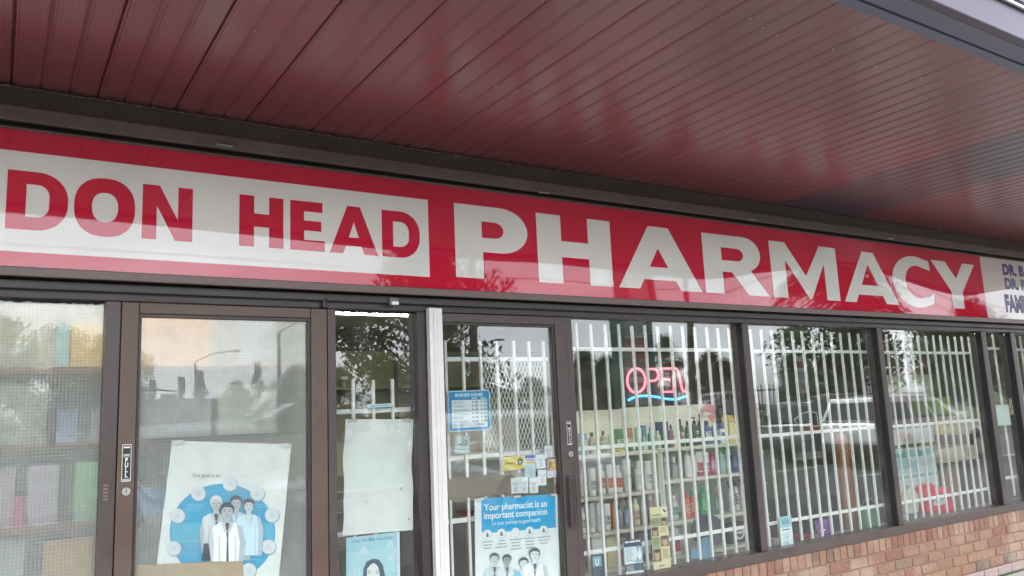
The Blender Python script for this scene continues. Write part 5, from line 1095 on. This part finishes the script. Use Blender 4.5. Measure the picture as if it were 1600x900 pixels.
# ------------------------------------------------------------------ cars in the lot (mirrored in the panes)
TYRE = mat('tyre_rubber', (.02, .02, .02), .8); RIM = mat('alloy_rim', (.5, .5, .5), .3, .8); CARGL = mat('car_glass', (.015, .018, .02), .05, spec=.6); TAIL = mat('tail_lamp_red', srgb(150, 16, 24), .2, coat=.5); HEADL = mat('head_lamp', (.7, .7, .7), .1, coat=.5); TRIM = mat('black_trim', (.02, .02, .022), .5); PLATE = mat('plate', (.7, .7, .72), .4)
def car(x, y, z, heading, paint, label, suv=True, name='parked_car'):
    L_, W_c, H_ = (4.55, 1.82, 1.68) if suv else (4.7, 1.78, 1.45)
    t = thing(name, label, 'car', (0, 0, 0), 'cars mirrored in the shop windows'); hw = W_c / 2
    belt = 1.02 if suv else .92; wr = .35 if suv else .32; xf, xb = L_ - .85, .85
    def arch(cx): return [(cx + (wr + .06)*math.cos(R(a)), wr + (wr + .06)*math.sin(R(a))) for a in range(0, 181, 20)]
    hood = belt - .02; 
    low = [(.12, .34)] + arch(xb)[::-1] + arch(xf)[::-1] + [(L_ - .1, .32), (L_, .5), (L_ - .02, .72), (L_ - .25, hood - .1), (L_ - 1.25, hood + .02), (L_ - 1.35, belt + .04)]
    low += [(.12, belt + .06), (.03, belt - .05), (0, .62), (.04, .42)] if suv else [(.25, belt + .04), (.06, belt - .05), (0, .6), (.05, .4)]
    low = [(a, c) for a, c in low]
    b = MB(); n = len(low)
    inset = lambda a, c: hw * (1 - .10 * max(0, (abs(a - L_/2) - L_/2 + .6) / .6) ** 2) * (1 - .05 * max(0, c - .7))
    vs = [(a, -inset(a, c), c) for a, c in low] + [(a, inset(a, c), c) for a, c in low]
    b.add(vs, [tuple(range(n)), tuple(range(2*n-1, n-1, -1))] + [((i+1) % n, i, n+i, n+(i+1) % n) for i in range(n)], None, False); b.build('body', paint, t, bevel=.03)
    if suv: gh = [(.06, belt + .05), (.30, H_ - .06), (.9, H_), (2.2, H_ - .01), (2.65, H_ - .12), (3.3, belt + .04)]
    else: gh = [(.55, belt + .02), (1.25, H_ - .05), (1.9, H_), (2.5, H_ - .04), (3.45, belt + .02)]
    tw = lambda c: hw * (.95 - .20 * (c - belt) / (H_ - belt))
    n = len(gh); b = MB(); vs = [(a, -tw(c), c) for a, c in gh] + [(a, tw(c), c) for a, c in gh]
    b.add(vs, [tuple(range(n)), tuple(range(2*n-1, n-1, -1))] + [((i+1) % n, i, n+i, n+(i+1) % n) for i in range(n)]); b.build('cabin', paint, t, bevel=.03)
    zt_, zb_ = H_ - .17, belt + .09
    def edge(zv, side):                # x on the cabin outline at height zv
        pts = gh if side else gh[::-1]
        for (a, c), (a2, c2) in zip(pts, pts[1:]):
            if c <= zv <= c2: return a + (a2 - a) * (zv - c) / (c2 - c)
        return pts[0][0]
    r0, r1, f0, f1 = edge(zb_, 1), edge(zt_, 1), edge(zb_, 0), edge(zt_, 0)
    cuts = [0, .36, .68, 1]
    for sd_ in (-1, 1):
        for k in range(3):
            u0, u1 = cuts[k] + .025, cuts[k+1] - .025; lo = lambda u: r0 + .12 + (f0 - r0 - .3) * u; hi = lambda u: r1 + .12 + (f1 - r1 - .24) * u
            b = MB(); ys, yt = sd_*(tw(zb_) + .004), sd_*(tw(zt_) + .004)
            b.add([(lo(u0), ys, zb_), (lo(u1), ys, zb_), (hi(u1), yt, zt_), (hi(u0), yt, zt_), (lo(u0), ys - sd_*.02, zb_), (lo(u1), ys - sd_*.02, zb_), (hi(u1), yt - sd_*.02, zt_), (hi(u0), yt - sd_*.02, zt_)], [(0,1,2,3), (7,6,5,4), (0,4,5,1), (1,5,6,2), (2,6,7,3), (3,7,4,0)]); b.build('side_window', CARGL, t)
    for (a, a2, s_, nm) in ((r0, r1, -1, 'rear_window'), (f0, f1, 1, 'windscreen')):
        b = MB(); o_ = s_ * .012; b.add([(a + o_, -tw(zb_) + .12, zb_), (a + o_, tw(zb_) - .12, zb_), (a2 + o_, tw(zt_) - .1, zt_), (a2 + o_, -tw(zt_) + .1, zt_), (a - o_, -tw(zb_) + .12, zb_), (a - o_, tw(zb_) - .12, zb_), (a2 - o_, tw(zt_) - .1, zt_), (a2 - o_, -tw(zt_) + .1, zt_)], [(0,1,2,3), (7,6,5,4), (0,4,5,1), (1,5,6,2), (2,6,7,3), (3,7,4,0)]); b.build(nm, CARGL, t)
    for sd_ in (-1, 1):
        part(t, 'tail_light', TAIL, (-.03, .20, sd_*(hw - .06) - .11, sd_*(hw - .06) + .05, belt - .22, belt - .02), bevel=.02); part(t, 'headlight', HEADL, (L_ - .35, L_ - .02, sd_*(hw - .2) - .14, sd_*(hw - .2) + .14, .66, .80), bevel=.02)
        b = MB(); b.box(L_ - 1.62, L_ - 1.42, sd_*(hw + .09) - .09, sd_*(hw + .09) + .09, belt + .04, belt + .19); b.build('mirror', paint, t, bevel=.03)
        if suv: b = MB(); b.tube([(.5, sd_*.58, H_ + .0), (.6, sd_*.58, H_ + .045), (2.1, sd_*.58, H_ + .04), (2.25, sd_*.58, H_ - .01)], .016, 6); b.build('roof_rail', TRIM, t)
        for xc in (xf, xb):
            b = MB(); b.tube([(xc, sd_*(hw - .22), wr), (xc, sd_*(hw - .20), wr), (xc, sd_*(hw - .015), wr), (xc, sd_*hw, wr)], [wr - .04, wr, wr, wr - .04], 20); wh = b.build('wheel', TYRE, t)
            b = MB(); b.tube([(xc, sd_*(hw - .05), wr), (xc, sd_*(hw + .006), wr)], [wr*.66, wr*.6], 14); b.build('rim', RIM, wh)
    part(t, 'rear_bumper', TRIM if suv else paint, (-.05, .16, -hw + .1, hw - .1, .36, .56), bevel=.03); part(t, 'front_bumper', TRIM, (L_ - .14, L_ + .03, -hw + .15, hw - .15, .34, .5), bevel=.03)
    part(t, 'number_plate', PLATE, (-.058, -.051, -.16, .16, .66 if suv else .58, .80 if suv else .72))
    t.location = (x, y, z); t.rotation_euler = (0, 0, heading)
    return t
WP = mat('white_car_paint', (.86, .86, .85), .25, coat=.8); GP = mat('charcoal_car_paint', (.05, .055, .06), .25, coat=.8); BP = mat('champagne_car_paint', (.24, .21, .18), .3, .3, coat=.6); SPt = mat('silver_car_paint', (.45, .46, .47), .3, .4, coat=.6)
car(17.0, -7.65, -.012, 0, WP, 'white SUV parked in the lot, mirrored in the second and third barred windows')
car(17.4, -9.9, -.012, R(2), GP, 'charcoal hatchback parked behind the white SUV in the mirrored lot')
car(27.3, -16.4, .45, R(-8), BP, 'champagne sedan on the bank beyond the parked cars', suv=False)
car(7.2, -9.4, -.012, R(92), SPt, 'silver hatchback parked across from the entrance door', suv=True)
car(11.0, -23.2, .86, R(181), GP, 'dark sedan driving along the road behind the lot', suv=False, name='passing_car')
car(33.0, -28.0, .86, R(1), SPt, 'silver sedan on the far lane of the road', suv=False, name='passing_car')
car(2.2, -9.6, -.012, R(88), GP, 'dark SUV parked across from the patterned door', suv=True)
# ------------------------------------------------------------------ trees
BARK = mat('bark', (.09, .07, .05), .9, var=.3, vscale=4, bump=.6, bscale=12)
LEAVES = [mat('leaf_%d' % i, c, .55, var=.35, vscale=1.2) for i, c in enumerate(((.065, .105, .03), (.08, .125, .035), (.055, .09, .032), (.045, .08, .036)))]
def tree_meshes(kind, seed):
    rnd = random.Random(seed); tk = MB(); cr = MB()
    if kind == 'broad': Ht, cb, rad, nl = 8.0, 1.1, 3.3, 13000
    elif kind == 'tall': Ht, cb, rad, nl = 11.0, 1.0, 2.5, 8000
    elif kind == 'conifer': Ht, cb, rad, nl = 10.0, .6, 2.3, 7000
    else: Ht, cb, rad, nl = 7.0, 1.5, 3.3, 9000
    tk.tube([(0, 0, -.3), (.05, .02, 1.), (.0, .08, cb + .8), (.12, .02, Ht*.72)], [.24, .19, .15, .04], 9)
    clumps = []
    for i in range(46 if kind != 'sparse' else 40):
        h = rnd.random(); a = rnd.uniform(0, 6.28); z = cb + (Ht - cb) * (h ** .9)
        if kind == 'conifer': r = rad * (1 - h) * rnd.uniform(.3, .95)
        else: r = rad * math.sqrt(max(0, 1 - (2*h - .85)**2 * .9)) * rnd.uniform(.25, .95)
        c = Vector((r*math.cos(a), r*math.sin(a), z)); clumps.append((c, rnd.uniform(.5, 1.15) * (.6 if kind == 'conifer' else 1.) * rad / 3))
        zb2 = max(.9, z - rnd.uniform(.6, 1.6)); tk.tube([(0, 0, zb2), (c.x*.5, c.y*.5, (zb2 + z)/2 + .15), (c.x, c.y, c.z)], [.07, .045, .012], 5)
    for i in range(nl):
        c, s = clumps[rnd.randrange(len(clumps))]
        d = Vector((rnd.gauss(0, 1), rnd.gauss(0, 1), rnd.gauss(0, .75))); d = d.normalized() * s * rnd.random()**.4 * (1.25 if kind != 'sparse' else 1.5)
        p = c + d; u = Vector((rnd.gauss(0, 1), rnd.gauss(0, 1), rnd.gauss(0, .6))).normalized(); v = u.orthogonal().normalized(); sz = rnd.uniform(.08, .19) * (1 if kind != 'sparse' else .55)
        q = u.cross(v)
        cr.add([p - v*sz, p + u*sz*.45 + q*sz*.12, p + v*sz, p - u*sz*.45], [(0, 1, 2, 3)])
    return tk, cr
TV = {}
def tree(kind, x, y, s, rot, label, leaf=0, seed=None):
    k = (kind, seed or 1)
    t = thing('tree', label, 'tree', (0, 0, 0), 'trees across the road mirrored in the glass')
    if k not in TV:
        tk, cr = tree_meshes(*k); a = tk.build('trunk', BARK, t); c = cr.build('crown', LEAVES[leaf], t, fix=False); TV[k] = (a.data, c.data)
    else:
        a = bpy.data.objects.new('trunk', TV[k][0]); COL.objects.link(a); a.parent = t
        c = bpy.data.objects.new('crown', TV[k][1]); COL.objects.link(c); c.parent = t
    c.material_slots[0].link = 'OBJECT'; c.material_slots[0].material = LEAVES[leaf]
    t.location = (x, y, gz(y) - .05); t.rotation_euler = (0, 0, rot); t.scale = (s, s, s)
    return t
tree('broad', 11.9, -20.0, .86, 1., 'loose-leaved roadside tree mirrored in the sidelight', 1, 3)
tree('broad', 34.2, -19.6, .9, .4, 'leafy roadside tree mirrored in the second barred window', 0, 1)
tree('broad', 50.0, -22.0, .85, 2.4, 'leafy tree beyond the white SUV mirrored in the third window', 2, 2)
tree('tall', 19.0, -31.5, .5, 0, 'slim dark tree across the road behind the entrance door reflection', 2, 1)
spots = [(-22, -58, 1.0, 'broad', 1), (-14, -55, 1.05, 'broad', 0), (-8.5, -60, 1.0, 'broad', 2), (-3.5, -60, 1.0, 'broad', 2), (0.2, -58, 1.0, 'broad', 1), (3.6, -60, 1.0, 'broad', 0), (7.2, -63, .95, 'broad', 2), (13.8, -64, .52, 'conifer', 3), (16.2, -62, .5, 'broad', 0), (18.2, -63, .58, 'conifer', 3), (20.3, -60, .62, 'broad', 2), (22.5, -56, .6, 'broad', 0), (25.0, -52, .62, 'broad', 2), (28.5, -50, .55, 'tall', 2), (31.5, -52, .5, 'conifer', 3), (34.5, -47, .42, 'broad', 0),
 (38.0, -45, .62, 'broad', 2), (41.2, -46, .6, 'broad', 2), (47, -45, .6, 'tall', 3), (51, -44, .62, 'broad', 2), (55, -46, .56, 'broad', 0), (59, -42, .55, 'broad', 1), (64, -40, .55, 'broad', 0), (70, -44, .6, 'broad', 2), (76, -38, .9, 'broad', 1), (84, -36, 1.0, 'broad', 0), (95, -40, 1.1, 'broad', 2), (62, -30, .5, 'broad', 1), (76, -29, .5, 'broad', 0), (44, -46, .5, 'broad', 0), (67, -44, .6, 'broad', 2)]
ORDT = ['first'] + ORD[1:] + ['seventeenth', 'eighteenth', 'nineteenth', 'twentieth', 'twenty-first', 'twenty-second', 'twenty-third', 'twenty-fourth', 'twenty-fifth', 'twenty-sixth', 'twenty-seventh', 'twenty-eighth', 'twenty-ninth', 'thirtieth', 'thirty-first', 'thirty-second', 'thirty-third', 'thirty-fourth', 'thirty-fifth', 'thirty-sixth']
spots.sort()
for i, (x, y, s, k, lf) in enumerate(spots):
    tree(k, x, y, s, i * 1.3, '%s tree from the left in the far row across the road' % ORDT[i], lf, 1 + i % 2)
# ------------------------------------------------------------------ poles, wires, signals, pylon
POLE = mat('wooden_utility_pole', (.13, .105, .085), .85, var=.2, vscale=3); GALV = mat('galvanised_steel', (.32, .33, .34), .45, .6); DKP = mat('dark_pole', (.06, .06, .065), .5, .4)
def utility_pole(x, y, h, r, label, arms=True):
    z = gz(y); t = thing('utility_pole', label, 'pole', (x, y, z), 'utility poles along the road')
    b = MB(); b.tube([(x, y, z - .3), (x, y, z + h)], [r, r*.72], 12); b.build('shaft', POLE, t)
    if arms:
        part(t, 'crossarm', POLE, (x - 1.1, x + 1.1, y - .06, y + .06, z + h - .7, z + h - .56))
        for k in (-1, -.4, .4, 1): b = MB(); b.lathe(x + k, y, z + h - .56, [(.03, 0), (.05, .06), (.03, .12)], 8); b.build('insulator', GALV, t)
    return t
P_ = [(-34, -19.4, 9.5), (13.15, -18.6, 9.0), (24.0, -19.6, 9.5), (35.2, -24.0 + 4.2, 9.0), (62, -19.8, 9.)]
for i, (x, y, h) in enumerate(P_): utility_pole(x, y, h, .15, ['wooden utility pole far to the left of the lot', 'wooden utility pole mirrored in the entrance door', 'wooden utility pole mirrored left in the neon window', 'wooden utility pole mirrored in the second barred window', 'wooden utility pole far to the right of the lot'][i])
WIRE = mat('black_cable', (.015, .015, .016), .6)
wi = thing('overhead_wires', 'black overhead cables strung between the utility poles', 'wires', (13, -19, 9))
for (dy, zz_, r_) in ((-1, -.5, .012), (.4, -.5, .012), (0, -2.2, .02), (0, -3.0, .016)):
    for (a, c) in zip(P_, P_[1:]):
        pts = []; za_, zb2 = gz(a[1]) + a[2] + zz_, gz(c[1]) + c[2] + zz_; ln = abs(c[0] - a[0])
        for i in range(13): u = i / 12; pts.append((a[0] + (c[0]-a[0])*u + dy, a[1] + (c[1]-a[1])*u, za_ + (zb2 - za_)*u - 4*u*(1-u)*ln*.018))
        b = MB(); b.tube(pts, r_, 5); b.build('cable', WIRE, wi)
def street_lamp(x, y, h, arm, ang, label):
    z = gz(y); t = thing('street_lamp', label, 'street lamp', (x, y, z), 'street lamps along the road'); d_ = Vector((math.cos(ang), math.sin(ang), 0))
    b = MB(); b.tube([(x, y, z - .2), (x, y, z + h)], [.11, .07], 10); b.build('pole', DKP, t)
    p = Vector((x, y, z + h)); b = MB(); b.tube([p, p + d_*arm*.5 + Vector((0, 0, .45)), p + d_*arm + Vector((0, 0, .6))], .035, 7); b.build('arm', DKP, t)
    q = p + d_*(arm + .25) + Vector((0, 0, .6)); b = MB(); b.lathe(q.x, q.y, q.z - .07, [(.05, 0), (.22, .03), (.24, .09), (.12, .14)], 12, sx=1.6 if abs(d_.x) > .7 else 1); b.build('lamp_head', GALV, t)
street_lamp(9.7, -45, 4.5, 1.9, R(10), 'street lamp with a long arm beside the traffic signal'); street_lamp(26.2, -40, 4.9, 1.0, R(0), 'street lamp mirrored low in the entrance door'); street_lamp(10.1, -30, 4.6, 1.6, R(35), 'dark street lamp mirrored right in the patterned door')
ts = thing('traffic_signal', 'mast arm with traffic signals mirrored in the patterned door', 'traffic light', (8.9, -45, gz(-45)))
zg = gz(-45); b = MB(); b.tube([(8.9, -45, zg), (8.9, -45, 4.4)], .1, 10); b.build('mast', DKP, ts)
b = MB(); b.tube([(8.9, -45, 3.6), (7.5, -45, 3.75), (6.0, -45, 3.5)], .05, 8); b.build('arm', DKP, ts)
for x, z in ((8.9, 3.5), (7.5, 3.3), (6.1, 2.9)):
    hd = part(ts, 'signal_head', TRIM, (x - .16, x + .16, -44.85, -44.6, z, z + .95), bevel=.03)
    for k, c_ in enumerate(((60, 150, 90), (190, 150, 40), (150, 40, 36))): b = MB(); b.tube([(x, -44.595, z + .18 + .3*k), (x, -44.58, z + .18 + .3*k)], .1, 14); b.build('lens', plastic(*c_), hd)
part(ts, 'street_name_blade', TRIM, (7.9, 8.8, -44.95, -44.9, 3.25, 3.5))
# pylon sign in the verge
TEAL = mat('teal_metal', srgb(60, 120, 112), .4, .2, var=.08, vscale=2)
zg = gz(-15.3); py_ = thing('pylon_sign', 'tall teal pylon sign mirrored in the neon window', 'sign', (17.1, -15.3, zg))
part(py_, 'post', TEAL, (16.42, 16.60, -15.55, -15.0, zg - .2, 8.5), bevel=.02); part(py_, 'post', TEAL, (17.62, 17.80, -15.55, -15.0, zg - .2, 8.5), bevel=.02)
def pyp(z0, z1, col, txt=None, tcol=None): 
    o = part(py_, 'sign_panel', plastic(*col), (16.61, 17.61, -15.42, -15.12, z0, z1), bevel=.01)
    if txt:
        pr = Print((17.55, -15.1185, z0 + .1), (-1, 0, 0), (0, 0, 1), nrm=(0, 1, 0)); pr.text(txt, 0, 0, (z1 - z0) * .8, tcol, bold=.02, width=.85); pr.build('lettering', py_)
pyp(4.55, 5.6, (70, 130, 110)); pyp(3.82, 4.54, (206, 210, 206), 'IVIHTA', cm(70, 80, 130)); pyp(3.35, 3.81, (170, 60, 70)); pyp(2.9, 3.34, (170, 110, 100)); pyp(1.9, 2.89, (196, 204, 190)); pyp(1.1, 1.89, (176, 190, 180)); pyp(5.61, 8.4, (206, 206, 200))
for (z, w_, c_) in ((3.5, .7, (206, 150, 150)), (3.05, .6, (200, 160, 150)), (2.6, .8, (120, 120, 110)), (2.3, .6, (130, 130, 120)), (1.6, .7, (120, 130, 124))): part(py_, 'printed_line', plastic(*c_), (17.11 - w_/2, 17.11 + w_/2, -15.118, -15.112, z, z + .12))
# small stacked sign on the bank
zg = gz(-17); t = thing('directory_sign', 'narrow directory sign on the bank beyond the parked cars', 'sign', (27.4, -17, zg)); part(t, 'post', GALV, (27.36, 27.44, -17.04, -16.96, zg, 2.2))
for i in range(7): part(t, 'blade', plastic(*[(200, 200, 190), (180, 70, 60), (190, 196, 190), (120, 150, 170), (200, 196, 180), (170, 60, 56), (190, 190, 184)][i]), (27.2, 27.6, -16.95, -16.92, 2.0 + i*.2, 2.17 + i*.2))
# fence
t = thing('metal_fence', 'dark picket fence along the bank mirrored in the neon window', 'fence', (26, -19, .8))
for i in range(44): part(t, 'picket', DKP, (22 + i*.22, 22.025 + i*.22, -19.02, -18.995, .8, 2.45))
part(t, 'rail', DKP, (22, 31.6, -19.05, -19.021, 2.2, 2.25), (22, 31.6, -19.05, -19.021, 1.1, 1.15))
# buildings across the road
def house(x, y, w_, d_, h, wallc, roofc, label, nm='house', flat=False):
    z = gz(y); t = thing(nm, label, 'building', (x, y, z), 'buildings across the road')
    wl_ = part(t, 'wall', mat('w_%d_%d_%d' % wallc, srgb(*wallc), .8, var=.1, vscale=1), (x - w_/2, x + w_/2, y - d_/2, y + d_/2, z - .1, z + h))
    rm = mat('r_%d_%d_%d' % roofc, srgb(*roofc), .7, var=.12, vscale=1.5)
    if flat: part(t, 'roof', rm, (x - w_/2 - .6, x + w_/2 + .6, y - d_/2 - .6, y + d_/2 + .8, z + h, z + h + .7))
    else: b = MB(); b.prism([(x - w_/2 - .4, z + h), (x + w_/2 + .4, z + h), (x, z + h + w_*.17)], y - d_/2 - .4, y + d_/2 + .4); b.build('roof', rm, t)
    n = max(2, int(w_ / 2.6))
    for i in range(n):
        xc = x - w_/2 + w_*(i + .5)/n; wn = part(t, 'window', WHITE, (xc - .55, xc + .55, y + d_/2 + .002, y + d_/2 + .05, z + 1.0, z + 2.2)); part(wn, 'pane', CARGL, (xc - .48, xc + .48, y + d_/2 + .051, y + d_/2 + .06, z + 1.07, z + 2.13))
    part(t, 'door', plastic(90, 60, 50), (x - .45, x + .45, y + d_/2 + .062, y + d_/2 + .09, z + .02, z + .98))
house(13.5, -72, 9, 6, 2.5, (200, 196, 190), (170, 50, 60), 'low shop with a red flat roof beyond the traffic signal', 'red_roof_shop', True); house(58, -66, 8, 7, 2.4, (190, 180, 160), (90, 80, 76), 'beige bungalow with a grey gable among the far trees'); house(40, -66, 8, 7, 2.4, (176, 130, 110), (80, 74, 70), 'brick bungalow with a dark gable among the far trees'); house(96, -34, 12, 9, 4.0, (170, 120, 96), (96, 84, 80), 'two-storey brick house at the right end of the road')
for o in list(bpy.data.objects):
    if '_w' in o: del o['_w']
